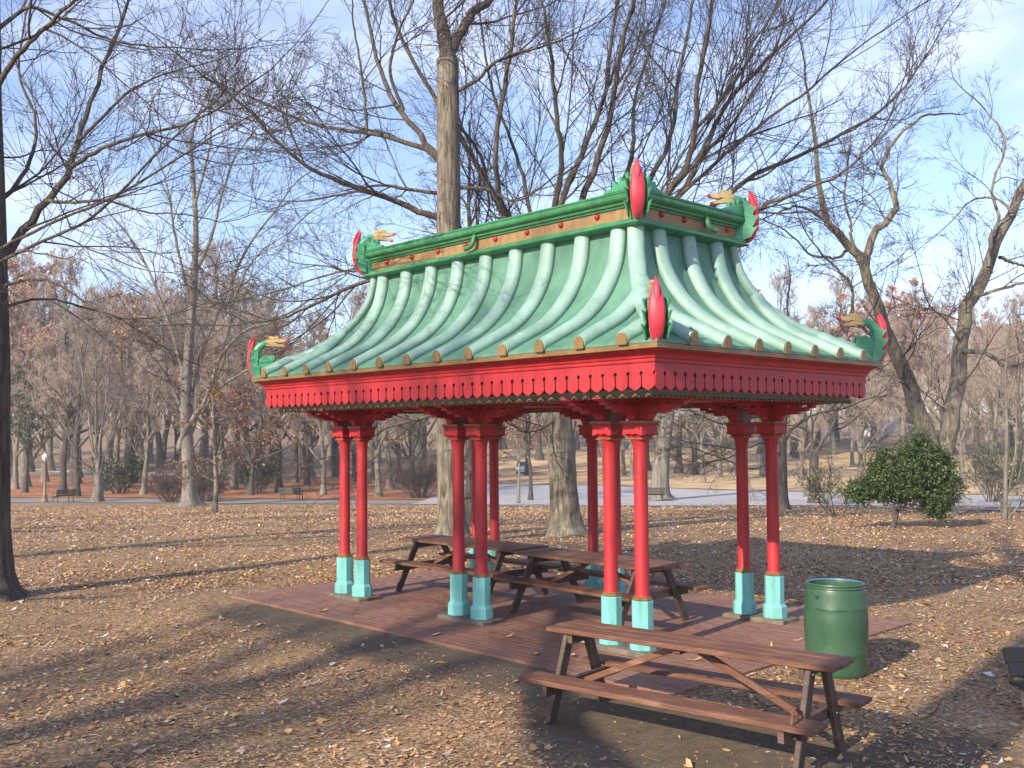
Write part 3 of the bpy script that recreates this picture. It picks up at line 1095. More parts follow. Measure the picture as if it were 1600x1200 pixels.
# ------------------------------------------------------------------ picnic tables
def picnic_table(name, label, loc, rz, top_w, seat_y, leg_y, L=2.44, planks=3, chain=False, hs=.442, inset=.30):
    t = empty(name, loc, rz)
    tag(t, label, 'picnic table', 'picnic tables in and beside the pavilion')
    rr = random.Random(name + label)
    pw = top_w / planks
    for k in range(planks):
        b = MB()
        y0 = -top_w / 2 + k * pw
        e0, e1 = rr.uniform(-.012, .012), rr.uniform(-.02, .02)
        b.bevel_box(-L / 2 + e0, L / 2 + e1, y0 + .003, y0 + pw - .003, .702, .742, .006)
        b.build('top_plank', M['table'], t)
    for s in (-1, 1):
        b = MB()
        y0, y1 = sorted((s * seat_y, s * (seat_y - .255)))
        b.bevel_box(-L / 2 + rr.uniform(-.02, .02), L / 2 + rr.uniform(-.02, .02), y0, y1, hs - .04, hs, .006)
        b.build('seat_plank', M['table'], t)
    ex = L / 2 - inset
    ty = top_w / 2 - .06
    for x in (-ex, ex):
        for s in (-1, 1):
            b = MB()
            b.bar((x, s * leg_y, 0), (x, s * ty * .8, .702), .045, .10, (1, 0, 0) if False else (0, 1, 0))
            b.build('leg', M['table_leg'], t)
        sx_ = .0475 if x < 0 else -.0475
        b = MB()
        b.bar((x + sx_, -seat_y + .02, hs - .087), (x + sx_, seat_y - .02, hs - .087), .045, .09)
        b.build('seat_support', M['table_leg'], t)
        b = MB()
        b.bar((x + sx_, -top_w / 2 + .03, .660), (x + sx_, top_w / 2 - .03, .660), .045, .08)
        b.build('top_support', M['table_leg'], t)
        for s in (-1, 1):
            for z_ in (hs - .087, .655):
                yy = s * (leg_y + (ty * .8 - leg_y) * z_ / .702)
                b = MB()
                xo = x - math.copysign(.0, x)
                b.tube([(x + math.copysign(.020, x), yy, z_), (x + math.copysign(.034, x), yy, z_)], [.013, .011], 8)
                b.build('bolt', M['iron'], t)
        b = MB()
        k = 1 if x < 0 else -1
        b.bar((x + sx_ + k * .03, 0, hs - .095), (k * -.10, 0, .675), .04, .052)
        b.build('brace', M['table'], t)
    b = MB()
    b.bar((0, -top_w / 2 + .04, .681), (0, top_w / 2 - .04, .681), .06, .04)
    b.build('middle_cleat', M['table_leg'], t)
    if chain:
        b = MB()
        pts = []
        for i in range(15):
            a = math.pi * i / 14
            pts.append((ex + .0 + .075 * math.cos(a) * .3, -seat_y + .05 + .11 - .11 * math.cos(a), hs - .012 + .095 * math.sin(a)))
        b.tube(pts, .011, 8)
        b.build('chain_loop', M['rust'], t, smooth=True)
    return t


M['rust'] = paint('rusty_iron', (0.12, 0.05, 0.025), 0.8, 0.4, (1, 1, 1), scale=14)
picnic_table('picnic_table', 'brown picnic table on the leaves in front of the brick floor, nearest the camera',
             (4.672, -3.094, -.075), .125, .43, .563, .40, 2.5, 3, True, .386, .19)
picnic_table('picnic_table', 'brown picnic table under the pavilion at its far left end', (-1.62, .16, .002), .03, .72, .72, .62)
picnic_table('picnic_table', 'brown picnic table under the pavilion, right one standing nearer the barrel', (.98, .0, .002), -.055, .72, .72, .62)

# ------------------------------------------------------------------ barrel
def barrel():
    bx, by = 4.51, -.47
    t = empty('barrel', (bx, by, g1(bx, by) - .01), 0)
    tag(t, 'green plastic drum barrel used as a litter bin beside the front picnic table', 'barrel')
    b = MB()
    prof = [(.262, 0), (.276, .012), (.282, .05), (.290, .20), (.292, .215), (.2955, .225), (.293, .235), (.302, .42), (.304, .50), (.301, .60), (.2945, .640), (.2965, .650), (.2935, .660), (.287, .78), (.281, .825),
            (.278, .835), (.284, .838), (.286, .846), (.282, .853), (.276, .856), (.275, .862), (.281, .866), (.283, .874), (.279, .884), (.270, .886), (.265, .880), (.262, .84), (.272, .7), (.28, .45), (.262, .03), (.0, .03)]
    b.lathe(prof, 48, caps=False)
    body = b.build('body', M['barrel'], t, smooth=True, angle=50)
    b = MB()
    b.lathe([(.262, .868), (.2655, .874), (.2655, .882), (.262, .884), (.255, .880), (.254, .866)], 48, caps=False)
    b.build('inner_rim', M['blue_rim'], t, smooth=True)
    # bung plug in the side
    a = math.atan2(-9.62 - by, 9.52 - bx) - .62
    b = MB()
    c, s = math.cos(a), math.sin(a)
    pts = [(.286, 0), (.294, 0)]
    b.tube([(c * .282, s * .282, .765), (c * .2935, s * .2935, .765)], [.024, .022], 16)
    b.build('plug', M['plug'], t, smooth=True, angle=40)
    # moulded ledges on the side
    for da in (-.75, -.05, .55):
        for z in (.655, .225):
            b = MB()
            pts = [(math.cos(a + da + q) * .297, math.sin(a + da + q) * .297, z) for q in np.linspace(0, .42, 9)]
            b.tube(pts, [.004] + [.008] * 7 + [.004], 6)
            b.build('ledge', M['barrel'], t, smooth=True)


def drum_mat():
    mt, nt, b = new_mat('green_drum_paint')
    f = noise(nt, world_pos(nt, (1, 1, .5)), 5, 6, .65)
    f2 = noise(nt, world_pos(nt), 40, 5, .7)
    c = ramp(nt, f, [(.3, (.026, .072, .038)), (.7, (.042, .105, .057))])
    c = mixc(nt, ramp(nt, f2, [(.60, (0, 0, 0)), (.70, (.7, .7, .7))]), c, (.085, .12, .085))
    f3 = noise(nt, world_pos(nt, (6, 6, .7)), 6, 4, .6)
    c = mixc(nt, ramp(nt, f3, [(.60, (0, 0, 0)), (.72, (.45, .45, .45))]), c, (.07, .085, .055))
    nt.links.new(c, b.inputs['Base Color'])
    nt.links.new(mathn(nt, 'ADD', mathn(nt, 'MULTIPLY', f, .3), .22), b.inputs['Roughness'])
    bump(nt, b, f2, .08, .004)
    return mt


M['barrel'] = drum_mat()
M['blue_rim'] = paint('blue_plastic_rim', (0.05, 0.13, 0.20), 0.4, 0.3)
M['plug'] = paint('plug_plastic', (0.02, 0.05, 0.055), 0.4, 0.2)
barrel()

# ------------------------------------------------------------------ benches
def slat_bench(name, label, loc, rz, L=1.75, group='park benches by the road'):
    t = empty(name, loc, rz)
    tag(t, label, 'bench', group)
    for k in range(4):
        b = MB()
        y = -.22 + k * .125
        b.bevel_box(-L / 2, L / 2, y - .052, y + .052, .425, .46, .006)
        b.build('seat_slat', M['bench_wood'], t)
    for k in range(4):
        b = MB()
        z = .53 + k * .115
        yy = .27 + (z - .46) * .22
        b.bevel_box(-L / 2, L / 2, yy - .018, yy + .018, z - .045, z + .045, .006)
        b.build('back_slat', M['bench_wood'], t)
    for x in (-L / 2 + .16, L / 2 - .16):
        b = MB()
        b.tube([(x, -.25, 0), (x, -.21, .2), (x, -.235, .42)], .028, 8)
        b.build('leg', M['iron'], t, smooth=True)
        b = MB()
        b.tube([(x, .33, 0), (x, .24, .2), (x, .245, .42), (x, .30, .60), (x, .375, .93)], .028, 8)
        b.build('leg', M['iron'], t, smooth=True)
        b = MB()
        b.tube([(x, -.24, .42), (x, -.25, .60), (x, -.20, .665), (x, .0, .66), (x, .30, .66)], .022, 8)
        b.build('armrest', M['iron'], t, smooth=True)
        b = MB()
        b.tube([(x, -.24, .412), (x, .25, .412)], .02, 8)
        b.build('seat_rail', M['iron'], t, smooth=True)
    return t


slat_bench('park_bench', 'dark slatted bench on the path seen left of the pavilion', (-52.89, 28.37, g1(-52.89, 28.37)), .55 + math.pi)
slat_bench('park_bench', 'dark slatted bench by the road seen between the columns', (-31.91, 42.35, g1(-31.91, 42.35)), .80 + math.pi, 1.9)
slat_bench('park_bench', 'small dark bench near the lamp post at far left', (-63.9, 16.6, g1(-63.9, 16.6)), 1.9 + math.pi, 1.6)


def near_bench():
    x, y = 6.32, -.27
    t = empty('low_bench', (x, y, g1(x, y)), .78)
    tag(t, 'low dark slatted bench on a pale block leg, cut by the right edge', 'bench')
    for k, (yy, z, tilt) in enumerate(((-.22, .215, .10), (-.07, .205, .0), (.08, .215, -.10), (.175, .315, 1.15), (.215, .43, 1.25))):
        b = MB()
        R_ = Matrix.Translation((0, yy, z)) @ Matrix.Rotation(tilt, 4, 'X')
        b.bevel_box(-.22 + .02 * (k % 2), .95, -.066, .066, -.018, .018, .006, R_)
        b.build('slat', M['bench_wood'], t)
    for x0 in (-.13, .72):
        b = MB()
        b.bevel_box(x0, x0 + .14, -.18, .11, -.03, .178, .015)
        b.build('block_leg', M['concrete'], t)
        b = MB()
        b.bar((x0 + .07, .12, .17), (x0 + .07, .27, .46), .035, .03)
        b.build('back_post', M['iron'], t)


near_bench()

# ------------------------------------------------------------------ lamp post
def lamp_post(x, y):
    t = empty('lamp_post', (x, y, g1(x, y)))
    tag(t, 'brown park lamp post with white acorn lantern at far left', 'lamp post')
    b = MB()
    b.lathe([(.26, 0), (.26, .12), (.19, .18), (.15, .45), (.16, .50), (.105, .58), (.085, 1.2), (.075, 2.7), (.10, 2.74), (.10, 2.80), (.06, 2.86)], 16)
    b.build('post', M['lamp_post'], t, smooth=True, angle=40)
    b = MB()
    b.lathe([(.06, 2.86), (.15, 2.93), (.21, 3.08), (.22, 3.22), (.17, 3.38), (.10, 3.46), (.03, 3.50)], 16)
    b.build('lantern', M['lamp_glass'], t, smooth=True)
    b = MB()
    b.lathe([(.10, 3.46), (.11, 3.48), (.05, 3.56), (.015, 3.66)], 12)
    b.build('lantern_cap', M['lamp_post'], t, smooth=True)


lamp_post(-64.87, 15.7)


# ------------------------------------------------------------------ far cars and house
def car(label, loc, rz, mat):
    t = empty('parked_car', loc, rz)
    tag(t, label, 'car', 'cars parked beyond the road')
    b = MB()
    side = [(-2.1, .32), (2.1, .32), (2.15, .62), (1.95, .82), (1.05, .92), (.45, 1.38), (-.95, 1.42), (-1.65, .98), (-2.1, .90), (-2.15, .6)]
    b.prism(side, -.85, .85, lambda u, v, w: (u, w * (1 - max(0, v - .9) * .32), v))
    b.build('body', mat, t)
    for s in (-1, 1):
        b = MB()
        b.prism([(-1.45, .97), (.90, .97), (.40, 1.32), (-.92, 1.35)], 0, .012, lambda u, v, w: (u, s * (.856 * (1 - max(0, v - .9) * .32) + w), v))
        b.build('side_window', M['dark_glass'], t)
    b = MB()
    b.prism([(-.70, .93), (.70, .93), (.60, 1.35), (-.60, 1.35)], 0, .012, lambda u, v, w: (1.06 - (v - .92) * 1.3 + w, u, v))
    b.build('windscreen', M['dark_glass'], t)
    for x in (-1.3, 1.3):
        for s in (-1, 1):
            b = MB()
            pts = [(x, s * .68, .33), (x, s * .88, .33)]
            b.tube(pts, .33, 18)
            wh = b.build('wheel', M['tyre'], t, smooth=True, angle=40)
            b = MB()
            b.tube([(x, s * .881, .33), (x, s * .89, .33)], .2, 14)
            b.build('rim', M['soffit'], wh, smooth=True, angle=40)
    for s in (-1, 1):
        b = MB()
        b.bevel_box(2.10, 2.17, s * .62 - .14, s * .62 + .14, .62, .75, .01)
        b.build('headlight', M['lamp_glass'], t)


car('blue parked car seen small beyond the road under the roof', (-74.92, 72.84, g1(-74.92, 72.84)), -.80, M['car_blue'])


def house(loc, rz):
    t = empty('white_house', loc, rz)
    tag(t, 'white house glimpsed far off behind the bare trees at right', 'house')
    b = MB()
    b.box(-4.5, 4.5, -3.5, 3.5, -.5, 5.4)
    b.build('wall', M['white_wall'], t)
    b = MB()
    b.prism([(-4.1, 5.35), (4.1, 5.35), (0, 8.2)], -5.0, 5.0, lambda u, v, w: (w, u, v))
    r = b.build('roof', M['slate'], t)
    b = MB()
    b.bevel_box(2.2, 3.0, -.4, .4, 6.6, 9.2, .03)
    b.build('chimney', M['brick'], r)
    for z in (1.0, 3.5):
        for x in (-3.3, -1.2, 1.2, 3.3):
            if z < 2 and x == 1.2:
                continue
            b = MB()
            b.box(x - .45, x + .45, -3.53, -3.501, z, z + 1.4)
            w = b.build('window', M['dark_glass'], t)
            b = MB()
            for (x0, x1, z0, z1) in ((-.55, .55, -.1, 0), (-.55, .55, 1.4, 1.5), (-.55, -.45, 0, 1.4), (.45, .55, 0, 1.4), (-.03, .03, 0, 1.4), (-.45, -.03, .67, .73), (.03, .45, .67, .73)):
                b.box(x + x0, x + x1, -3.57, -3.531, z + z0, z + z1)
            b.build('frame', M['white_wall'], w)
    b = MB()
    b.bevel_box(.7, 1.7, -3.54, -3.501, 0, 2.2, .01)
    b.build('door', M['slate'], t)


house((-83.8, 182.3, g1(-83.8, 182.3)), -.6)

# limb paths of the traced trees: points, start radius, end radius
LIMBS = {
    'left_edge': ([-7.02, -4.68, -0.12], [[[[0.0,0.0,0.0],[-0.01,-0.03,0.34],[0.03,-0.07,1.31],[0.11,-0.12,3.25],[0.16,-0.16,4.41],[0.2,-0.24,6.16],[0.25,-0.34,8.1],[0.32,-0.44,10.52],[0.39,-0.54,12.95]],0.2622,0.1748],[[[0.17,-0.19,4.99],[0.24,0.0,5.35],[0.29,0.24,5.7],[0.36,0.54,6.16],[0.43,0.84,6.72],[0.33,0.99,7.22],[0.26,1.19,7.85],[0.24,1.45,8.66],[0.31,1.78,9.71]],0.0783,0.0241],[[[1.05,0.62,6.56],[1.45,0.85,6.77],[2.04,1.18,6.94],[2.64,1.5,7.0],[3.25,1.79,7.13],[3.94,2.12,7.52]],0.0361,0.012],[[[1.15,0.69,6.97],[1.09,1.08,7.42],[0.91,1.55,7.98],[0.82,2.23,8.48],[0.69,2.97,8.87]],0.0301,0.009],[[[0.8,0.39,6.06],[1.37,0.51,5.96],[2.24,0.74,5.86],[3.1,0.84,5.59],[4.11,1.01,5.4]],0.0301,0.009],[[[0.16,-0.18,4.75],[0.57,0.07,4.83],[0.96,0.21,4.84],[1.44,0.42,4.67],[1.98,0.67,4.32],[2.42,0.78,4.18]],0.0301,0.0108],[[[0.14,-0.17,4.39],[0.24,0.18,4.55],[0.3,0.63,4.64],[0.32,1.12,4.55],[0.31,1.63,4.44],[0.29,2.18,4.16]],0.0271,0.009],[[[0.2,-0.23,5.96],[0.18,0.08,6.32],[0.02,0.4,6.91],[-0.35,0.56,7.65],[-0.99,0.5,8.55],[-1.4,0.72,9.72]],0.0421,0.0151],[[[0.16,-0.21,5.09],[1.19,0.13,5.33],[2.51,0.45,5.58],[4.03,0.77,6.31],[5.38,0.8,6.57]],0.0301,0.009],[[[0.17,-0.21,5.29],[1.41,0.23,5.59],[3.03,0.68,5.88],[4.76,1.03,6.28],[6.24,1.0,6.32]],0.0271,0.0072],[[[0.24,-0.31,7.61],[0.97,-0.11,8.15],[1.92,0.1,8.49],[2.99,0.31,8.75]],0.0482,0.0181],[[[0.26,-0.35,8.49],[0.51,0.11,9.04],[0.67,0.63,8.99],[0.93,1.33,8.75],[1.33,2.2,8.76]],0.0361,0.012]]),
    'central': ([-9.5, 6.42, -0.21], [[[[0.0,-0.0,0.0],[0.02,-0.01,0.39],[0.05,-0.06,1.57],[0.14,-0.13,3.77],[0.22,-0.22,6.12],[0.3,-0.27,8.01],[0.36,-0.33,9.74],[0.41,-0.38,10.99],[0.43,-0.42,11.78]],0.3459,0.2673],[[[0.43,-0.42,11.78],[0.33,-0.46,12.6],[0.18,-0.49,13.28],[0.08,-0.49,14.62],[-0.05,-0.57,16.94]],0.2044,0.0786],[[[0.45,-0.39,11.7],[0.51,-0.19,12.33],[0.65,0.17,12.92],[0.85,0.64,13.49],[1.22,1.3,14.47],[1.55,1.9,15.89]],0.1572,0.0629],[[[0.26,-0.3,7.77],[-0.07,-0.89,8.01],[-0.46,-1.67,8.35],[-0.76,-2.39,8.52],[-1.02,-3.11,8.75],[-1.24,-3.84,9.16],[-1.41,-4.58,9.88],[-1.47,-5.19,10.27]],0.0877,0.0244],[[[0.28,-0.33,8.48],[-0.53,-0.83,8.66],[-1.36,-1.2,8.85],[-2.28,-1.54,8.75],[-3.36,-1.99,8.7],[-4.5,-2.46,8.8]],0.0487,0.0146],[[[0.3,-0.36,9.19],[-0.19,-0.69,9.66],[-1.0,-1.26,10.01],[-1.86,-1.82,10.26],[-2.87,-2.5,10.59],[-3.67,-2.95,11.1],[-4.51,-3.4,11.55]],0.078,0.0195],[[[0.28,-0.39,9.19],[-0.31,-0.7,10.05],[-1.0,-0.97,10.97],[-1.57,-1.04,12.1],[-2.07,-0.98,13.35],[-2.61,-0.91,14.75]],0.0877,0.0341],[[[-0.36,-1.15,10.53],[-0.41,-1.51,11.41],[-0.1,-1.58,12.1],[0.39,-1.53,12.75],[0.86,-1.52,13.21]],0.0487,0.0195],[[[-0.99,-1.78,10.03],[-0.87,-1.94,10.79],[-0.72,-2.2,11.64],[-0.55,-2.5,12.53],[-0.29,-2.71,13.08]],0.039,0.0146],[[[0.55,-0.23,10.96],[0.95,-0.11,11.11],[1.35,-0.11,11.16],[1.74,-0.19,11.31],[2.38,-0.06,11.44],[3.17,0.19,11.49],[3.98,0.41,11.61]],0.0585,0.0195],[[[0.48,-0.26,10.36],[0.4,0.58,9.75],[-0.12,1.31,9.5],[-0.82,2.12,8.73]],0.039,0.0292],[[[0.49,-0.12,8.64],[1.09,0.27,8.56],[1.68,0.57,8.22],[2.21,0.7,8.3],[2.86,0.91,8.67]],0.0487,0.0146],[[[0.22,-0.27,6.91],[-0.5,-0.86,6.62],[-1.5,-1.69,6.33],[-2.32,-2.27,5.92],[-3.04,-2.74,5.6],[-3.9,-3.33,5.44],[-4.88,-4.06,5.42]],0.0634,0.0195],[[[0.2,-0.26,6.44],[-1.25,-1.09,6.77],[-2.75,-1.61,6.74],[-4.42,-2.11,6.46],[-6.23,-2.63,6.26]],0.039,0.0127],[[[0.12,-0.1,3.14],[-0.84,-0.4,2.97],[-1.97,-0.56,2.72],[-3.13,-0.54,2.28]],0.0439,0.0195],[[[-0.57,-0.81,2.91],[-0.65,-0.91,3.15],[-0.68,-0.96,3.39],[-0.71,-1.01,3.62]],0.0244,0.0146]]),
    'vase': ([-7.9, 8.9, -0.22], [[[[0.0,-0.0,0.0],[-0.01,-0.03,0.34],[-0.01,-0.07,0.9],[0.0,-0.16,2.18],[-0.0,-0.23,3.15],[0.03,-0.29,4.43],[0.12,-0.28,5.56],[0.25,-0.22,6.52]],0.3859,0.2733],[[[0.13,-0.29,5.72],[-0.35,-0.61,6.71],[-0.98,-1.01,7.9],[-1.49,-1.2,8.95],[-2.03,-1.38,9.87],[-2.65,-1.61,10.99],[-3.35,-1.91,12.14],[-4.07,-2.22,13.67],[-4.57,-2.28,15.25]],0.1097,0.0399],[[[0.16,-0.27,5.88],[-0.08,-0.77,6.9],[-0.41,-1.44,7.83],[-0.46,-1.82,8.5],[-0.3,-2.07,9.54],[0.1,-2.11,11.01],[0.44,-2.2,11.99],[0.82,-2.3,13.39]],0.0997,0.0399],[[[0.19,-0.25,6.12],[-0.27,-0.46,7.05],[-0.7,-0.48,8.1],[-1.11,-0.41,9.36],[-1.57,-0.3,10.33],[-2.22,-0.39,11.85],[-2.72,-0.27,13.44],[-3.23,-0.16,15.28]],0.0698,0.0249],[[[0.24,-0.21,6.36],[0.22,-0.68,7.6],[0.59,-0.87,8.46],[0.99,-1.1,9.13],[1.27,-1.55,10.07],[1.57,-2.02,10.95],[1.87,-2.57,12.2]],0.0997,0.0349],[[[0.24,-0.21,6.36],[0.08,-0.29,8.0],[0.31,0.15,9.42],[0.46,0.6,10.39],[0.55,1.02,11.47],[0.53,1.32,12.92],[0.57,1.7,14.57]],0.0997,0.0349],[[[0.29,-0.17,6.36],[0.62,-0.22,7.92],[1.26,-0.07,9.43],[1.74,-0.13,10.42],[2.12,-0.32,11.37],[2.63,-0.44,12.43],[3.09,-0.63,13.14]],0.0997,0.0399],[[[0.31,-0.14,6.36],[0.62,0.5,7.7],[0.9,1.32,9.1],[0.8,1.85,10.23],[0.49,2.26,11.25],[0.42,2.93,12.85],[0.47,3.76,14.7]],0.0897,0.0299],[[[0.33,-0.12,6.36],[1.24,0.52,7.44],[2.08,1.0,8.18],[2.82,1.33,8.97],[3.2,1.23,9.89],[3.49,0.98,10.86],[3.89,0.84,11.79],[4.25,0.61,12.83]],0.1097,0.0399],[[[0.33,-0.12,6.28],[1.31,0.93,7.49],[2.11,1.87,8.47],[2.53,2.42,9.64],[2.88,2.92,10.82],[3.4,3.63,11.85],[4.04,4.47,12.9],[4.68,5.32,13.97]],0.0997,0.0299],[[[0.36,-0.08,6.2],[1.41,1.3,7.19],[2.37,2.73,8.23],[3.1,4.01,9.31],[3.7,5.24,9.93],[4.43,6.66,10.75],[5.07,8.0,11.77],[5.5,9.14,13.21]],0.0897,0.0249],[[[0.36,-0.08,6.12],[1.6,0.82,6.79],[2.94,1.66,7.5],[4.05,2.19,7.87],[5.06,2.55,8.21],[6.05,2.85,8.53],[6.84,2.87,9.04]],0.0797,0.0199],[[[0.33,-0.12,6.36],[0.8,0.78,7.38],[1.22,1.84,8.96],[1.39,2.74,10.62],[1.18,3.34,12.21],[1.01,4.05,13.88],[0.83,4.8,15.64]],0.0897,0.0349],[[[2.64,2.01,10.19],[2.98,2.79,11.1],[3.21,3.64,12.25],[3.3,4.46,13.47],[3.37,5.34,14.76]],0.0498,0.0199],[[[2.23,1.72,8.43],[3.1,2.29,9.33],[4.05,2.84,10.19],[5.01,3.33,10.87],[5.97,3.77,11.66],[6.91,4.16,12.26]],0.0548,0.0159],[[[1.83,1.31,8.27],[2.85,1.82,9.29],[3.82,2.07,10.24],[4.71,2.11,11.28],[5.4,1.86,12.23]],0.0498,0.0199],[[[0.24,-0.21,6.2],[-0.68,-0.51,7.1],[-1.87,-0.74,7.48],[-3.08,-0.81,7.91],[-4.26,-0.74,8.46]],0.0598,0.0199],[[[0.11,-0.12,3.15],[0.05,-0.84,2.75],[0.22,-1.67,2.64],[0.51,-2.58,2.89]],0.0349,0.015]]),
    'beech': ([-51.05, 19.85, -2.07], [[[[0.0,0.0,0.0],[0.01,-0.05,0.85],[0.07,-0.1,2.28],[0.04,-0.23,3.7],[0.05,-0.33,5.32],[0.16,-0.41,7.76],[0.37,-0.36,10.2],[0.61,-0.29,12.64],[0.83,-0.24,15.07],[0.99,-0.25,17.51],[1.02,-0.43,20.35],[1.0,-0.66,23.2]],0.5289,0.1017],[[[0.01,-0.25,3.5],[-0.24,-0.69,3.62],[0.15,-0.59,4.51],[0.77,-0.3,5.52],[1.63,0.21,6.71],[2.22,0.37,8.14],[2.9,0.62,9.56],[4.16,1.46,10.96],[5.75,2.68,11.58],[7.41,3.92,12.72]],0.227,0.0631],[[[0.06,-0.24,4.11],[0.31,0.14,5.73],[0.25,0.23,8.19],[0.39,0.63,10.05],[0.83,1.36,12.34],[1.25,2.12,14.44],[1.84,3.06,16.99],[2.76,4.39,19.14]],0.2018,0.0631],[[[0.09,-0.36,6.14],[0.01,-0.84,6.74],[-0.06,-1.54,8.14],[-0.21,-2.4,9.32],[-0.42,-3.34,9.89],[-0.87,-4.55,10.05]],0.1513,0.0378],[[[0.12,-0.38,6.95],[-0.32,-0.67,9.41],[-1.07,-1.11,11.91],[-2.0,-1.66,14.44],[-3.2,-2.44,17.02],[-4.77,-3.5,19.22]],0.1513,0.0504],[[[0.61,-0.29,12.64],[0.45,-0.87,15.05],[0.38,-1.5,17.84],[0.52,-1.93,20.19],[0.31,-2.78,22.52]],0.1135,0.0404],[[[0.81,-0.23,14.67],[1.49,0.54,17.13],[1.8,1.03,19.63],[2.21,1.68,22.15],[3.01,2.82,24.29]],0.1261,0.0429],[[[0.95,-0.38,18.73],[1.81,-0.18,21.07],[2.73,-0.14,23.33],[3.26,-0.64,25.53]],0.1009,0.0353],[[[0.61,0.21,5.73],[2.48,0.98,7.71],[4.86,1.87,8.82],[7.07,2.34,9.69]],0.1009,0.0378],[[[1.81,1.18,9.66],[2.42,1.42,11.79],[3.05,1.6,13.77],[4.17,2.22,15.73],[5.61,3.18,16.86]],0.1009,0.0353],[[[0.24,-0.02,3.7],[0.85,1.19,5.32],[1.21,2.56,5.73],[1.93,4.47,6.15]],0.1009,0.0353]]),
    'forked': ([-5.37, 24.86, -0.58], [[[[0.0,-0.0,0.0],[0.01,-0.03,0.57],[0.02,-0.07,1.23],[0.03,-0.1,1.77]],0.4383,0.3725],[[[-0.0,-0.11,1.45],[-0.1,-0.36,2.43],[-0.26,-0.69,3.42],[-0.41,-1.04,4.29],[-0.64,-1.49,5.37],[-0.77,-1.83,6.13],[-0.95,-2.24,7.2],[-1.15,-2.69,8.26],[-1.22,-2.97,8.82],[-1.49,-3.47,9.36],[-1.74,-3.96,9.91],[-1.82,-4.28,10.74],[-1.82,-4.54,11.66],[-1.75,-4.76,12.88],[-1.78,-5.07,14.1]],0.3287,0.0438],[[[-1.43,-2.12,8.47],[-1.29,-1.88,9.54],[-0.92,-1.29,10.32],[-0.84,-0.95,10.8],[-1.04,-0.88,11.48],[-1.31,-0.86,12.22],[-1.07,-0.32,13.3],[-0.52,0.58,14.18]],0.1534,0.0438],[[[-1.73,-2.49,9.28],[-1.99,-2.91,8.89],[-2.2,-3.39,8.9],[-2.46,-3.98,8.94],[-2.83,-4.75,9.65],[-3.27,-5.61,10.03]],0.0611,0.0204],[[[-1.56,-2.29,8.99],[-1.84,-2.27,9.61],[-1.99,-1.95,10.13],[-2.32,-1.75,11.12],[-2.42,-1.27,12.37],[-2.52,-0.76,13.89]],0.0679,0.0217],[[[-2.23,-3.07,10.12],[-2.64,-4.23,10.56],[-2.79,-5.38,10.2],[-2.87,-6.62,9.71]],0.0543,0.0204],[[[-2.31,-2.88,6.29],[-1.77,-2.54,6.92],[-1.64,-2.74,7.88],[-1.81,-3.26,8.39],[-1.98,-3.8,8.78],[-2.19,-4.43,9.38]],0.0679,0.0272],[[[-0.89,-1.36,5.94],[-1.31,-2.12,6.26],[-1.6,-2.87,6.67],[-1.83,-3.56,6.1],[-1.89,-4.11,5.32]],0.0679,0.0408],[[[0.03,-0.07,1.44],[0.21,0.1,2.54],[0.38,0.29,3.63],[0.53,0.47,4.73],[0.59,0.57,5.84],[0.7,0.75,6.95],[0.89,1.03,7.58],[1.28,1.51,8.64],[1.51,1.83,9.61],[1.84,2.27,10.57],[2.29,2.81,11.93],[2.94,3.53,13.53]],0.3287,0.1315],[[[1.49,0.94,8.54],[1.48,1.21,9.58],[1.56,1.75,10.31],[1.29,1.99,11.53],[1.49,2.76,13.24],[0.87,2.74,14.55]],0.0815,0.0272],[[[1.07,0.57,7.52],[1.78,0.95,7.74],[2.52,1.2,7.9],[3.41,1.53,8.04]],0.0679,0.0272],[[[0.74,0.35,5.71],[1.36,0.77,5.58],[1.96,1.09,5.12],[2.59,1.33,5.31],[3.46,1.75,5.71]],0.0951,0.0408],[[[2.13,1.47,10.4],[1.72,1.35,10.9],[0.98,1.07,10.98],[0.32,1.02,10.41]],0.0543,0.0204],[[[1.76,1.2,8.87],[2.03,2.07,8.71],[2.27,3.19,8.58]],0.0679,0.0272],[[[0.71,0.3,6.04],[0.53,-0.28,6.67],[0.26,-1.12,7.28],[0.33,-1.7,8.08]],0.0476,0.0163]]),
    'dark_small': ([-21.61, 45.03, -1.94], [[[[0.0,0.0,0.0],[0.01,-0.05,0.84],[0.06,-0.09,1.98],[0.12,-0.09,2.94]],0.3057,0.2484],[[[0.12,-0.08,2.86],[-0.06,-0.1,3.7],[-0.09,0.14,4.85],[-0.38,0.13,6.4],[-1.07,-0.25,7.97]],0.1185,0.0355],[[[0.15,-0.06,3.01],[0.53,0.11,3.7],[0.97,0.25,4.38],[1.47,0.38,5.59],[2.15,0.68,6.71],[3.09,1.23,7.44]],0.1185,0.0355],[[[0.37,0.15,3.24],[0.97,0.43,3.32],[2.2,1.2,3.39],[3.44,1.89,3.49]],0.0592,0.0237],[[[0.82,0.53,4.38],[1.32,1.38,4.64],[1.98,2.52,5.6],[2.35,3.45,6.38]],0.0711,0.0237],[[[0.09,-0.2,4.08],[-0.29,-0.99,4.66],[-0.75,-1.99,4.66],[-1.21,-3.01,4.11]],0.0711,0.0237],[[[0.12,-0.23,4.85],[0.32,0.59,6.0],[0.15,1.34,7.19],[0.07,2.33,8.8]],0.0711,0.0237]]),
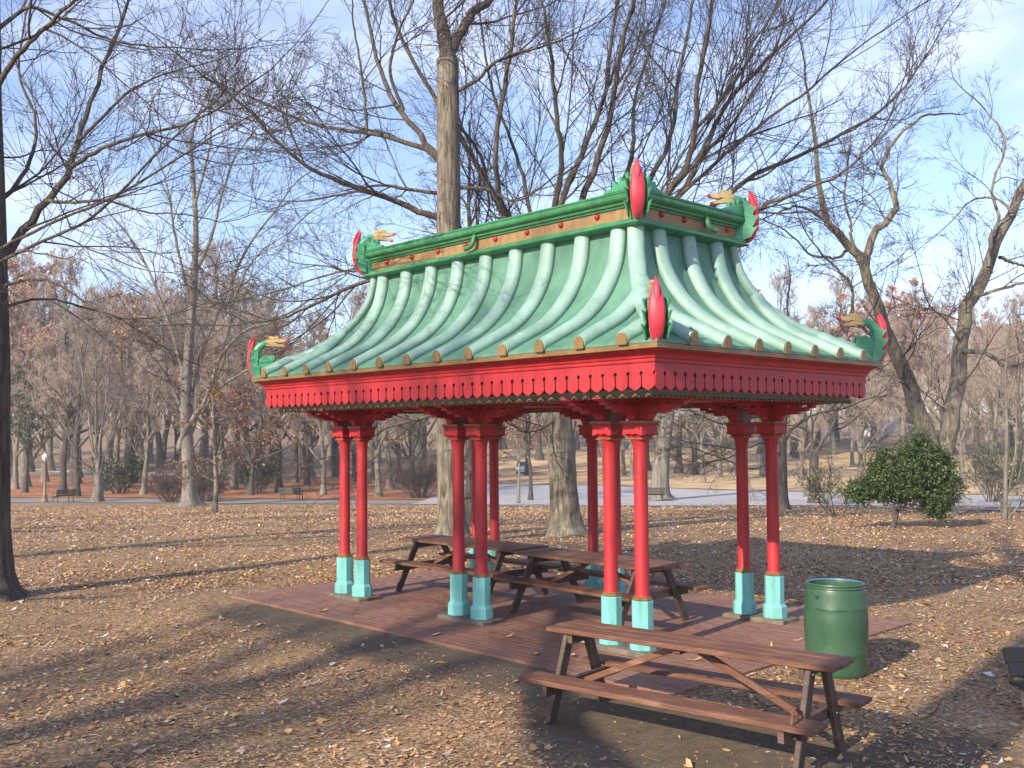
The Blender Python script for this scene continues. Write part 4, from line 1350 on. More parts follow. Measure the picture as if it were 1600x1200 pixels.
    'behind_columns': ([-14.87, 30.41, -1.16], [[[[0.0,0.0,0.0],[0.0,-0.04,0.49],[0.05,-0.07,1.63],[0.13,-0.09,3.07],[0.25,-0.07,4.5],[0.36,-0.08,6.22],[0.5,-0.11,8.51]],0.3158,0.0574],[[[0.15,-0.07,3.07],[0.48,-0.01,3.64],[1.02,0.18,4.06],[1.57,0.33,4.33],[2.22,0.54,4.46]],0.1068,0.0356],[[[0.11,-0.11,3.07],[-0.34,-1.06,3.08],[-0.67,-2.09,2.81],[-1.12,-3.38,2.96],[-1.5,-4.7,3.11]],0.0712,0.0267],[[[0.24,-0.06,4.21],[-0.28,-1.64,4.21],[-0.65,-3.54,3.93],[-0.85,-5.56,4.46]],0.0712,0.0267],[[[0.34,-0.06,5.65],[1.08,1.0,6.51],[1.72,2.15,6.82],[2.35,3.36,7.43]],0.0712,0.0267],[[[0.38,-0.1,6.79],[0.01,-0.92,7.92],[-0.13,-1.68,9.31],[-0.25,-2.47,10.38]],0.0712,0.0267],[[[0.14,-0.06,2.78],[-0.37,-1.57,1.95],[-0.72,-3.5,2.41],[-0.73,-5.32,2.85]],0.0534,0.0178]]),
    'pale_leaning': ([-32.58, 44.29, -2.17], [[[[-0.0,0.0,-0.0],[0.0,-0.05,0.73],[0.12,-0.03,2.23],[0.34,0.07,3.94],[0.59,0.2,5.65],[0.86,0.33,7.8],[1.34,0.51,12.08],[1.63,0.56,15.51]],0.7297,0.1717],[[[0.58,0.21,5.44],[1.15,1.35,7.38],[1.72,2.81,9.58],[2.26,4.36,12.28]],0.2129,0.0798],[[[0.52,0.16,5.23],[0.12,-0.79,7.79],[0.01,-1.61,10.33],[-0.01,-2.5,14.1]],0.2129,0.0798],[[[0.61,0.19,6.08],[1.95,0.93,5.63],[3.46,1.63,3.93],[5.01,2.2,2.05]],0.1065,0.0399],[[[0.67,0.25,6.08],[1.69,2.02,6.08],[2.46,3.87,5.65],[3.53,6.15,6.09]],0.1065,0.0399]]),
    'pale_stems': ([-62.62, 18.51, -2.22], [[[[0.0,-0.0,0.0],[0.07,0.01,0.86],[0.15,0.01,1.99]],0.3633,0.3179],[[[0.14,0.01,1.9],[-0.11,-0.18,3.36],[-0.42,-0.35,4.72],[-0.69,-0.45,6.55],[-1.08,-0.7,8.85],[-1.56,-1.0,11.17]],0.1126,0.0366],[[[0.14,0.01,1.9],[0.38,-0.06,3.81],[0.79,-0.02,5.62],[1.27,0.03,7.41],[1.72,0.01,9.65],[2.02,-0.24,12.31]],0.1126,0.0366],[[[0.17,0.04,1.9],[0.43,0.37,3.58],[0.65,0.77,4.71],[0.77,1.12,5.85],[0.92,1.5,7.45],[1.4,2.2,9.76]],0.1126,0.0366],[[[0.11,-0.02,1.77],[-0.03,-0.56,2.55],[-0.12,-1.2,2.93],[-0.09,-1.79,3.3]],0.0845,0.0282],[[[0.15,0.01,1.99],[0.12,-0.19,4.26],[0.21,-0.26,6.53],[0.32,-0.34,9.25],[0.26,-0.57,11.52]],0.0985,0.0338]]),
    'leaf_sapling': ([-34.88, 13.21, -1.31], [[[[-0.0,0.0,-0.0],[0.07,0.02,0.67],[0.13,0.02,1.58],[0.13,-0.05,2.49],[0.14,-0.1,3.39],[0.17,-0.16,4.61],[0.18,-0.24,5.82]],0.1366,0.0455],[[[0.13,0.02,1.51],[-0.14,-0.27,1.73],[-0.4,-0.56,1.88]],0.0339,0.0151],[[[0.12,-0.05,2.42],[-0.48,-0.11,2.63],[-1.36,-0.16,2.47]],0.0339,0.0151],[[[0.13,-0.06,2.64],[0.66,0.12,3.09],[1.41,0.38,3.39],[2.3,0.71,3.39]],0.0339,0.0151],[[[0.13,0.02,1.58],[0.18,0.39,2.02],[0.19,0.88,2.31],[0.24,1.53,2.39]],0.0339,0.0151],[[[0.14,-0.1,3.39],[0.19,-0.68,3.94],[0.38,-1.35,4.15]],0.0301,0.0132],[[[0.16,-0.15,4.3],[0.15,0.38,4.92],[-0.0,1.06,5.24]],0.0301,0.0132]]),
    'multi_shrub': ([-2.48, 22.84, -0.42], [[[[-0.05,-0.06,0.0],[-0.0,-0.05,0.63],[0.05,-0.06,1.42],[0.11,-0.06,2.4],[0.14,-0.1,3.38],[0.16,-0.16,4.37],[0.26,-0.12,5.35]],0.0887,0.0296],[[[0.01,0.01,-0.0],[0.07,0.27,0.62],[0.14,0.65,1.2],[0.22,1.06,2.19],[0.29,1.51,3.4]],0.0367,0.0122],[[[0.04,0.04,0.04],[0.35,-0.01,0.45],[0.7,-0.18,0.76],[1.19,-0.28,1.07]],0.0428,0.0122],[[[-0.02,-0.03,0.14],[-0.06,-0.37,0.84],[-0.15,-0.85,1.44],[-0.2,-1.37,2.22],[-0.17,-1.86,3.18]],0.0305,0.0098],[[[0.01,-0.03,0.63],[0.19,0.31,1.8],[0.19,0.57,2.99],[0.19,0.89,4.2],[0.1,1.15,5.43]],0.0367,0.0122],[[[-0.03,-0.05,0.24],[-0.37,-0.08,0.62],[-0.7,0.05,0.9],[-1.0,0.32,1.08]],0.0244,0.0086],[[[0.05,-0.06,1.42],[-0.18,-0.19,2.4],[-0.27,-0.11,3.59],[-0.44,-0.08,4.6]],0.0305,0.0098]]),
}
SHADE_SPOTS = [(8.25, -17.0, 0.3, 1.2), (4.5, -34.0, 1.4, 1.35), (6.0, -41.0, 2.2, 1.4), (-11.0, -19.0, 4.4, 1.0), (-21.0, -14.0, 5.0, 1.0), (-30.0, -10.0, 0.9, 1.0)]

# ------------------------------------------------------------------ trees
def unit(a):
    return a / np.maximum(np.linalg.norm(a, axis=-1, keepdims=True), 1e-9)


def tubes(P, R, sides):
    """P (n,s,3) R (n,s) -> verts, quads"""
    n, s = R.shape
    Tn = np.empty_like(P)
    Tn[:, 1:-1] = P[:, 2:] - P[:, :-2]
    Tn[:, 0] = P[:, 1] - P[:, 0]
    Tn[:, -1] = P[:, -1] - P[:, -2]
    Tn = unit(Tn)
    main = unit(P[:, -1] - P[:, 0])
    ref = np.where(np.abs(main[:, 2:3]) > .75, np.array([[1., 0, 0]]), np.array([[0, 0, 1.]]))
    ref = np.repeat(ref[:, None], s, 1)
    A = unit(np.cross(Tn, ref))
    B = np.cross(Tn, A)
    an = np.arange(sides) * 2 * np.pi / sides
    V = P[:, :, None] + R[:, :, None, None] * (A[:, :, None] * np.cos(an)[None, None, :, None] + B[:, :, None] * np.sin(an)[None, None, :, None])
    idx = np.arange(n * s * sides).reshape(n, s, sides)
    a = idx[:, :-1]
    c = idx[:, 1:]
    q = np.stack([a, np.roll(a, -1, 2), np.roll(c, -1, 2), c], -1).reshape(-1, 4)
    return V.reshape(-1, 3), q


def walk(rg, S, D, L, nseg, wander, lift):
    n = len(S)
    P = np.empty((n, nseg + 1, 3))
    P[:, 0] = S
    d = D.copy()
    for i in range(nseg):
        d = unit(d + rg.normal(0, wander, (n, 3)) + np.array([0, 0, lift]))
        P[:, i + 1] = P[:, i] + d * (L / nseg)[:, None]
    return P


def spawn(rg, P, R, count, t0, ang, ang_sd, Lf, nseg, wander, lift, rf, rmin, taper=.35, Labs=None, bias=None):
    """children along every path"""
    n, s, _ = P.shape
    plen = np.linalg.norm(np.diff(P, axis=1), axis=2).sum(1)
    if np.isscalar(count):
        cnt = np.full(n, count)
    else:
        cnt = np.asarray(count)
    par = np.repeat(np.arange(n), cnt)
    m_ = len(par)
    t = t0 + (1 - t0) * rg.random(m_) ** .9
    x = t * (s - 1)
    i = np.clip(x.astype(int), 0, s - 2)
    fr = (x - i)[:, None]
    S = P[par, i] * (1 - fr) + P[par, i + 1] * fr
    T = unit(P[par, i + 1] - P[par, i])
    rr = R[par, i] * (1 - fr[:, 0]) + R[par, i + 1] * fr[:, 0]
    q = unit(rg.normal(0, 1, (m_, 3)))
    q = unit(q - T * (q * T).sum(1)[:, None])
    a = np.clip(rg.normal(ang, ang_sd, m_), .15, 1.5)[:, None]
    D = T * np.cos(a) + q * np.sin(a)
    if bias is not None:
        D = unit(D + bias)
    L = (plen[par] if Labs is None else Labs) * Lf * (1.15 - .65 * t) * rg.uniform(.6, 1.25, m_)
    Q = walk(rg, S, D, L, nseg, wander, lift)
    r0 = np.maximum(np.minimum(np.minimum(rr * rf, rr * .85), .0085 * L), rmin)
    k = np.linspace(0, 1, nseg + 1)[None]
    RR = np.maximum(r0[:, None] * (1 - (1 - taper) * k), rmin * .7)
    return Q, RR


def smooth_path(pts, r0, r1, rg, n=22, wob=.03):
    A = np.array(pts, float)
    E_ = np.concatenate([[2 * A[0] - A[1]], A, [2 * A[-1] - A[-2]]])
    out = []
    m_ = len(A) - 1
    for t in np.linspace(0, m_, n):
        i = min(int(t), m_ - 1)
        f = t - i
        p0, p1, p2, p3 = E_[i:i + 4]
        out.append(.5 * (2 * p1 + (p2 - p0) * f + (2 * p0 - 5 * p1 + 4 * p2 - p3) * f * f + (3 * p1 - p0 - 3 * p2 + p3) * f ** 3))
    P = np.array(out)
    P[1:-1] += rg.normal(0, wob, (n - 2, 3)) * min(r0 * 3, .4)
    return P, r0 + (r1 - r0) * np.linspace(0, 1, n) ** .9


def pack(chunks):
    vs, qs, n = [], [], 0
    for v, q in chunks:
        vs.append(v)
        qs.append(q + n)
        n += len(v)
    return np.concatenate(vs), np.concatenate(qs)


def leaf_quads(rg, C, size, flat=.4, fold=True):
    """small folded leaf blades round the centres C"""
    n = len(C)
    d = unit(rg.normal(0, 1, (n, 3)))
    e = unit(np.cross(d, unit(rg.normal(0, 1, (n, 3)))))
    nn = np.cross(d, e)
    s = size * rg.uniform(.6, 1.3, n)[:, None]
    w = s * .42
    V = np.stack([C - d * s * .5, C + e * w * .6 + nn * w * .25, C + d * s * .5, C - e * w * .6 + nn * w * .25], 1).reshape(-1, 3)
    i = np.arange(n)[:, None] * 4
    T = np.concatenate([i + np.array([[0, 1, 2]]), i + np.array([[0, 2, 3]])], 0)
    return V, T


LEVELS = dict(
    near=dict(l1=1.5, L1=(.9, 2.6), l2=7, l3=6, l4=4, rmin=.0035),
)


def hero(key, name, label, bark, twig, seed, dens=1.0, l2=7, l3=6, l4=3, len1=2.2, lift=.05, rmin=.004, flare=1.5, ang=.75, group=None, leaves=None, wander=.10, root=True, sides=12, twigs=True, limb_mat=None):
    base, limbs = LIMBS[key]
    rg = np.random.default_rng(seed)
    t = empty(name, (base[0], base[1], base[2] - .05))
    tag(t, label, 'tree', group)
    n = 22
    PP, RR = [], []
    for k, (pts, r0, r1) in enumerate(limbs):
        P, R = smooth_path(pts, r0, r1, rg, n, .07 if k else .015)
        if k == 0:
            P[0, 2] = 0
            h = P[:, 2]
            R = R * (1 + (flare - 1) * np.exp(-h / .32) * .9)
        PP.append(P)
        RR.append(R)
    PP, RR = np.array(PP), np.array(RR)
    V, Q = tubes(PP[:1], RR[:1], 22)
    # uneven butt: buttress ridges
    c = np.repeat(PP[0], 22, 0)
    a = np.tile(np.arange(22), n) * 2 * np.pi / 22
    h = V[:, 2:3]
    rid = (np.sin(a * 5 + seed) * .5 + np.sin(a * 3 + seed * 2) * .5)[:, None]
    V = c + (V - c) * (1 + rid * (.05 + .16 * np.exp(-np.maximum(h, 0) / .45)))
    chunks = [(V, Q)]
    V, Q = pack(chunks)
    place('trunk', np_mesh('trunk', V, Q, None, bark, True), t)
    V, Q = tubes(PP[1:], RR[1:], 9)
    place('limbs', np_mesh('limbs', V, Q, None, limb_mat or bark, True), t)
    if not twigs:
        return t
    # crown
    lens = np.linalg.norm(np.diff(PP, axis=1), axis=2).sum(1)
    LP, LR = PP[1:], RR[1:]
    if RR[0, -1] < .2:
        LP, LR = np.concatenate([LP, PP[:1, 11:].repeat(2, 1)[:, :22]]), np.concatenate([LR, RR[:1, 11:].repeat(2, 1)[:, :22]])
        lens = np.append(lens, lens[0] * .5)
    cnt = np.maximum(3, (lens[1:] * dens).astype(int))
    Q1, R1 = spawn(rg, LP, LR, cnt, .15, ang, .2, 1.0, 9, wander, lift, .55, rmin * 1.6, .3, Labs=len1)
    # the limb ends run on as leaders
    Q1b = walk(rg, LP[:, -1], unit(LP[:, -1] - LP[:, -3]), np.full(len(LP), len1 * .9), 9, wander, lift)
    R1b = np.maximum(LR[:, -1:] * np.linspace(1, .3, 10)[None], rmin)
    Q1, R1 = np.concatenate([Q1, Q1b]), np.concatenate([R1, R1b])
    Q2, R2 = spawn(rg, Q1, R1, l2, .06, .66, .2, .60, 5, wander, lift * .8, .55, rmin * 1.25, .4)
    Q3, R3 = spawn(rg, Q2, R2, l3, .08, .66, .22, .52, 3, wander * 1.1, lift * .6, .6, rmin, .6)
    ch = [tubes(Q1, R1, 4), tubes(Q2, R2, 3), tubes(Q3, R3, 3)]
    last = Q3
    if l4:
        Q4, R4 = spawn(rg, Q3, R3, l4, .1, .70, .25, .55, 2, wander, lift * .4, .7, rmin * .85, .7)
        ch.append(tubes(Q4, R4, 3))
        last = Q4
    V, Q = pack(ch)
    cr = place('crown', np_mesh('crown', V, Q, None, twig, True), t)
    if leaves:
        k, size, mat = leaves
        src = last[rg.integers(0, len(last), k), -1]
        V, T = leaf_quads(rg, src + rg.normal(0, .03, src.shape), size)
        place('leaves', np_mesh('leaves', V, None, T, mat, False, np.repeat(rg.random(k), 4)), cr)
    return t


hero('left_edge', 'bare_tree', 'dark bare tree trunk cut by the left edge, boughs reaching over the lawn', M['bark_dark'], M['twig'], 3, dens=1.5, l2=7, l3=5, l4=1, len1=2.6, limb_mat=M['bark_limb'], rmin=.0036, lift=.02, flare=1.9, ang=.6)
hero('central', 'bare_tree', 'tall straight grey oak trunk rising behind the pavilion roof left of centre', M['bark'], M['twig'], 5, dens=1.4, l2=8, l3=5, l4=2, len1=3.4, limb_mat=M['bark_limb'], rmin=.0050, lift=.04, flare=1.55, ang=.65)
hero('vase', 'bare_tree', 'broad bare tree behind the pavilion, its trunk seen between the columns, fan of upswept limbs', M['bark'], M['twig'], 7, dens=1.3, l2=8, l3=5, l4=1, len1=4.2, limb_mat=M['bark_limb'], rmin=.0050, lift=.06, flare=1.7, ang=.45)
hero('beech', 'bare_tree', 'grey smooth barked tree with forked stems on the left lawn', M['bark_pale'], M['twig_pale'], 11, dens=.55, l2=8, l3=6, l4=1, len1=6.8, rmin=.010, lift=.06, flare=1.9, ang=.6)
hero('forked', 'bare_tree', 'bare tree with two leaning stems in a V behind the evergreen', M['bark'], M['twig'], 13, dens=1.2, l2=8, l3=5, l4=1, len1=3.0, rmin=.0062, lift=.05, wander=.14)
hero('dark_small', 'bare_tree', 'small dark bare tree beside the road right of the pavilion', M['bark_dark'], M['twig'], 17, dens=1.0, l2=8, l3=7, l4=0, len1=3.0, rmin=.009, lift=.06, ang=.8)
hero('behind_columns', 'bare_tree', 'bare tree with dark trunk standing right behind the right pair of columns', M['bark_dark'], M['twig'], 19, dens=.9, l2=8, l3=7, l4=2, len1=3.2, rmin=.007, lift=.02, ang=.8)
hero('pale_leaning', 'bare_tree', 'thick pale trunk leaning right behind the far bench between the columns', M['bark_pale'], M['twig_pale'], 23, dens=.6, l2=8, l3=7, l4=0, len1=4.0, rmin=.010, lift=.04, flare=1.6)
hero('pale_stems', 'bare_tree', 'young bare tree with several pale stems near the lamp post', M['bark_pale'], M['twig_pale'], 29, dens=.9, l2=8, l3=7, l4=0, len1=3.8, rmin=.010, lift=.08, ang=.6)
hero('leaf_sapling', 'sapling', 'slim sapling with rusty leaves in front of the grey forked tree', M['bark'], M['twig'], 31, dens=1.8, l2=6, l3=4, l4=0, len1=1.6, rmin=.006, lift=.0, leaves=(2600, .12, M['oak_leaf']), flare=1.2)
hero('multi_shrub', 'bare_shrub', 'tall leafless many stemmed shrub at the right edge', M['bark_pale'], M['twig_pale'], 37, dens=1.3, l2=7, l3=6, l4=0, len1=1.6, rmin=.005, lift=.08, ang=.55, flare=1.0)


# -- bare and leafy trees grown from scratch
def grown_parts(seed, H, r0, spread=.36, limbs=14, fork=.22, l1=7, l2=7, l3=5, rmin=.02, lift=.05, leaf=None, stems=1):
    rg = np.random.default_rng(seed)
    hs = H * .9
    tr = walk(rg, np.zeros((1, 3)), np.array([[0, 0, 1.]]), np.array([hs]), 14, .05, .08)
    tk = np.linspace(0, 1, 15)[None]
    trr = r0 * (1 - .86 * tk) * (1 + .7 * np.exp(-tk * hs / .5))
    t = np.sort(rg.uniform(fork, .97, limbs))
    x = t * 14
    i = np.clip(x.astype(int), 0, 13)
    S = tr[0, i] + (tr[0, i + 1] - tr[0, i]) * (x - i)[:, None]
    az = np.arange(limbs) * 2.4 + rg.uniform(-.5, .5, limbs)
    el = rg.uniform(.35, .95, limbs) + t * .35
    D = np.stack([np.cos(az) * np.cos(el), np.sin(az) * np.cos(el), np.sin(el)], 1)
    L = H * spread * (1.25 - .75 * t) * rg.uniform(.75, 1.2, limbs)
    LP = walk(rg, S, D, L, 10, .13, lift)
    lr0 = np.interp(t, tk[0], trr[0]) * .62
    LR = lr0[:, None] * np.linspace(1, .22, 11)[None]
    trunk = pack([tubes(tr, trr, 14), tubes(LP, LR, 7)])
    Q1, R1 = spawn(rg, LP, LR, l1, .18, .7, .2, .5, 6, .15, lift, .55, rmin * 1.3, .35)
    Q2, R2 = spawn(rg, Q1, R1, l2, .15, .7, .22, .52, 4, .16, lift, .6, rmin, .5)
    ch = [tubes(Q1, R1, 3), tubes(Q2, R2, 3)]
    tip = Q2
    if l3:
        Q3, R3 = spawn(rg, Q2, R2, l3, .1, .7, .25, .6, 2, .16, lift * .6, .7, rmin * .8, .6)
        ch.append(tubes(Q3, R3, 3))
        tip = Q3
    counts = [len(c[0]) for c in ch]
    crown = pack(ch)
    tone = rg.random(len(crown[0])) * .35 + .3
    lf = None
    if leaf:
        k, size = leaf
        src = tip[rg.integers(0, len(tip), k), rg.integers(0, tip.shape[1], k)]
        lf = leaf_quads(rg, src + rg.normal(0, size * .4, src.shape), size)
        lf = (*lf, np.repeat(rg.random(k), 4))
    return trunk, crown, tone, lf


def grown_tree(name, label, group, seed, H, r0, bark, twig, leaf_mat=None, **kw):
    trunk, crown, tone, lf = grown_parts(seed, H, r0, **kw)
    t = empty(name)
    tag(t, label, 'tree', group)
    place('trunk', np_mesh('trunk', trunk[0], trunk[1], None, bark, True), t)
    cr = place('crown', np_mesh('crown', crown[0], crown[1], None, twig, False, tone), t)
    if lf:
        place('leaves', np_mesh('leaves', lf[0], None, lf[1], leaf_mat, False, lf[2]), cr)
    return t


def set_at(o, x, y, rz, s, sink=.1):
    o.location = (x, y, g1(x, y) - sink)
    o.rotation_euler = (0, 0, rz)
    o.scale = (s, s, s)
    return o


def view_pt(px, d):
    """ground position at picture bearing px (1600 wide) and distance d ahead"""
    a = (px - 800) / 1569.5
    return CX + d * (-.7231 + .6910 * a), CY + d * (.6910 + .7231 * a)


BG = 'trees of the wood beyond the path'
protos = []
lab = {
    'bare': 'greyish pink bare tree of the wood beyond the path',
    'rust': 'tree with rusty brown leaves in the wood beyond the path',
    'pine': 'dull green evergreen among the bare trees of the wood',
}
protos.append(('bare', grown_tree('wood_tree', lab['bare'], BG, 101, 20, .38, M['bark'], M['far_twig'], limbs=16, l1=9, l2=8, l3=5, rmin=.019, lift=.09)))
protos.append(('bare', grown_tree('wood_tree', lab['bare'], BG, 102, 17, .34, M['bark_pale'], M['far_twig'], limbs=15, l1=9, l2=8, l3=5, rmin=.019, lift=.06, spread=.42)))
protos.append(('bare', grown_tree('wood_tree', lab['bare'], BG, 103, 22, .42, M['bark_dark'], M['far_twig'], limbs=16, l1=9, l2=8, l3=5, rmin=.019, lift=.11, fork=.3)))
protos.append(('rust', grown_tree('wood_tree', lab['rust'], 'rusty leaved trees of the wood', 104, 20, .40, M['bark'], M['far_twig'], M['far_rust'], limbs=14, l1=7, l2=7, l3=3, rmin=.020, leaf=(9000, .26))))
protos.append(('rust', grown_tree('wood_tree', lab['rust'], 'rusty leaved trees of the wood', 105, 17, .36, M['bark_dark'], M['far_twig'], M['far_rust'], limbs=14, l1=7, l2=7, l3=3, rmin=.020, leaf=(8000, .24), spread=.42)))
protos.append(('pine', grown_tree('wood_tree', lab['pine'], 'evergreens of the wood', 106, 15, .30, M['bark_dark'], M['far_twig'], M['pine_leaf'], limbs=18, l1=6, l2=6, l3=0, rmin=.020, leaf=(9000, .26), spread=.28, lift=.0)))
used = set()
rng = random.Random(21)


AREAS = ((35, 'at the far left edge'), (110, 'behind the lamp post'), (235, 'behind the young pale stemmed tree'), (345, 'behind the grey forked tree'), (480, 'left of the pavilion behind the far bench'),
         (640, 'seen under the roof at its left end'), (800, 'seen under the roof left of the middle'), (1000, 'seen under the roof right of the middle'), (1180, 'seen under the roof at its right end'),
         (1330, 'just right of the pavilion'), (1480, 'behind the evergreen'), (9999, 'at the far right edge'))
LOOK = {'bare': 'bare wood tree', 'rust': 'rusty leaved wood tree', 'pine': 'green wood tree'}


def wood_tree(kind, px, d, s):
    k = rng.choice([i for i, p in enumerate(protos) if p[0] == kind])
    o = protos[k][1] if k not in used else copy_tree(protos[k][1])
    used.add(k)
    x, y = view_pt(px, d)
    set_at(o, x, y, rng.uniform(0, 6.28), s)
    row = 'near' if d < 96 else ('middle' if d < 130 else 'far')
    bark_ = ('grey', 'pale', 'dark', 'grey', 'dark', 'dark')[k]
    o['label'] = row.capitalize() + (' tall ' if s * 20 > 17 else ' short ') + bark_ + ' trunked ' + LOOK[kind] + ' ' + [n for q, n in AREAS if px < q][0]
    o['group'] = 'trees of the wood beyond the path'


# left wood, thick and tall
for k in range(62):
    px = -90 + k * 12.2 + rng.uniform(-12, 12)
    d = rng.uniform(84, 150)
    kind = rng.choices(['bare', 'rust', 'pine'], [.62, .30, .08])[0]
    hh = (1.02 if px < 420 else .84)
    wood_tree(kind, px, d, hh * rng.uniform(.80, 1.10) * (d + 25) / 130)
for px, d, kind, s in ((120, 78, 'bare', .62), (98, 82, 'bare', .70), (40, 84, 'pine', .72), (225, 80, 'bare', .66), (505, 78, 'bare', .6), (590, 75, 'bare', .66), (437, 82, 'bare', .66), (205, 100, 'pine', .85), (25, 90, 'bare', .75), (398, 86, 'rust', .62), (330, 92, 'rust', .80)):
    wood_tree(kind, px, d, s)
# right side, lower and more open in front
for k in range(84):
    px = 660 + k * 12.4 + rng.uniform(-18, 18)
    d = rng.uniform(100, 190)
    kind = rng.choices(['bare', 'rust', 'pine'], [.82, .18, .0])[0]
    wood_tree(kind, px, d, rng.uniform(.74, 1.02) * (d + 25) / 150)
for px, d, s in ((1096, 92, .62), (1150, 100, .7), (1085, 110, .7), (1190, 104, .75), (1250, 96, .6), (1340, 90, .62), (1536, 74, .72), (1500, 88, .7), (1590, 86, .62), (945, 96, .62), (985, 104, .6)):
    wood_tree('bare', px, d, s)

# the wood that goes on behind: one mass
rg = np.random.default_rng(77)
ch, off = [], 0
basic = []
for s_ in range(4):
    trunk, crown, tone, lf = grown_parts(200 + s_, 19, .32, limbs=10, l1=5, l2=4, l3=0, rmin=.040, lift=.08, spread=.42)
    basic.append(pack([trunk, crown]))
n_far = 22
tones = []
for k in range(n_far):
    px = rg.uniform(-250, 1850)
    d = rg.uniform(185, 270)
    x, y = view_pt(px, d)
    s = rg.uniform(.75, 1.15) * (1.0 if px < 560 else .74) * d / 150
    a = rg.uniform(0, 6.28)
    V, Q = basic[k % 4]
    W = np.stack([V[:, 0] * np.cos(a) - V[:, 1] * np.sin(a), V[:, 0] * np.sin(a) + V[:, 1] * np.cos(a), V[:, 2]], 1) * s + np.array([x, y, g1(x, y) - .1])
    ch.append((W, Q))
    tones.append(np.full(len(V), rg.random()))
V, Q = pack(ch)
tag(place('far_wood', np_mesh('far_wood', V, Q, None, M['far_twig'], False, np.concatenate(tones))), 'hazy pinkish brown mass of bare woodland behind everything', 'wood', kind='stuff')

# mid-ground trees with brown or yellow-green leaves
t = grown_tree('oak_tree', 'young oak still holding brown leaves behind the pavilion between the columns', None, 301, 9.5, .14, M['bark_dark'], M['twig'], M['oak_leaf'], limbs=16, l1=6, l2=5, l3=3, rmin=.010, leaf=(6000, .14), fork=.30, lift=.0, spread=.36)
set_at(t, *view_pt(827, 69), 1.0, 1.0)
t = grown_tree('sapling', 'thin sapling with a few brown leaves beside the young oak', None, 302, 6.5, .10, M['bark'], M['twig'], M['oak_leaf'], limbs=10, l1=5, l2=4, l3=0, rmin=.009, leaf=(900, .13), fork=.4)
set_at(t, *view_pt(808, 64), 2.0, 1.0)
t = grown_tree('oak_tree', 'brown leaved oak behind the far grey tree on the left', None, 303, 12, .2, M['bark_dark'], M['twig'], M['oak_leaf'], limbs=16, l1=6, l2=6, l3=3, rmin=.014, leaf=(6000, .16), fork=.2, spread=.38)
set_at(t, *view_pt(392, 78), 3.0, 1.0)
t = grown_tree('leafy_tree', 'yellow green leaved tree seen under the roof left of centre', None, 304, 9.5, .18, M['bark_dark'], M['twig'], M['pale_green_leaf'], limbs=14, l1=6, l2=6, l3=2, rmin=.014, leaf=(2600, .20), fork=.25, spread=.36)
set_at(t, *view_pt(642, 84), .5, 1.0)
t = grown_tree('bare_tree', 'dark slim bare tree just right of the tall oak trunk, behind the columns', None, 305, 13, .17, M['bark_dark'], M['twig'], limbs=12, l1=6, l2=6, l3=4, rmin=.006, fork=.45, spread=.30)
set_at(t, *view_pt(731, 29), .5, 1.0)


# -- shrubs
def shrub(name, label, px, d, H, W, stems, seed, twig, leaf=None, leaf_mat=None, rmin=.012):
    rg = np.random.default_rng(seed)
    t = empty(name)
    tag(t, label, 'shrub', None)
    az = rg.uniform(0, 6.28, stems)
    el = rg.uniform(.75, 1.5, stems)
    D = np.stack([np.cos(az) * np.cos(el), np.sin(az) * np.cos(el), np.sin(el)], 1)
    S = np.stack([np.cos(az), np.sin(az), np.zeros(stems)], 1) * W * .18 * rg.random((stems, 1))
    P = walk(rg, S, D, H * rg.uniform(.7, 1.15, stems), 8, .12, .03)
    R = np.full((stems, 1), H * .010) * np.linspace(1, .3, 9)[None]
    R = np.maximum(R, rmin)
    Q1, R1 = spawn(rg, P, R, 9, .2, .6, .2, .4, 4, .15, .05, .6, rmin, .5)
    Q2, R2 = spawn(rg, Q1, R1, 6, .1, .65, .2, .6, 3, .15, .05, .7, rmin * .8, .6)
    st_ = tubes(P, R, 5)
    place('stems', np_mesh('stems', st_[0], st_[1], None, M['bark_dark'], True), t)
    V, Q = pack([tubes(Q1, R1, 3), tubes(Q2, R2, 3)])
    cr = place('crown', np_mesh('crown', V, Q, None, twig, False, rg.random(len(V)) * .5), t)
    if leaf:
        k, size = leaf
        src = Q2[rg.integers(0, len(Q2), k), -1]
        V, T = leaf_quads(rg, src + rg.normal(0, size * .3, src.shape), size)
        place('leaves', np_mesh('leaves', V, None, T, leaf_mat, False, np.repeat(rg.random(k), 4)), cr)
    return set_at(t, *view_pt(px, d), rg.uniform(0, 6), 1.0, .03)


M['purple_twig'] = tone_mat('reddish_twigs', [(0.0, (0.075, 0.045, 0.045)), (1.0, (0.16, 0.095, 0.085))], .9)
shrub('shrub', 'rounded reddish leafless shrub left of the grey forked trunk', 266, 70.5, 2.3, 3.0, 46, 401, M['purple_twig'])
shrub('shrub', 'reddish leafless shrub just right of the grey forked trunk', 322, 70.3, 2.2, 2.6, 40, 402, M['purple_twig'])
shrub('shrub', 'dark purplish leafless shrub beside the road under the roof', 656, 73, 2.9, 3.2, 46, 403, M['purple_twig'])
shrub('shrub', 'green leaved shrub in front of the wood left of the grey tree', 185, 82, 3.3, 3.0, 26, 404, M['twig'], (1300, .24), M['holly_leaf'], .016)
shrub('shrub', 'dark green shrub below the left dragon finial by the far bench', 405, 80, 3.0, 2.4, 20, 405, M['twig'], (700, .22), M['holly_leaf'], .016)
shrub('shrub', 'small yellow green bush by the road right of the small dark tree', 1284, 57, 2.1, 1.1, 12, 406, M['twig'], (420, .16), M['pale_green_leaf'], .010)
shrub('sapling', 'thin sparse sapling left of the evergreen', 1306, 34, 2.6, 1.4, 5, 407, M['twig'], (160, .10), M['pale_green_leaf'], .005)
shrub('shrub', 'dark evergreen bush behind the big evergreen at the right', 1545, 60, 3.4, 2.2, 18, 408, M['twig'], (900, .22), M['holly_leaf'], .012)


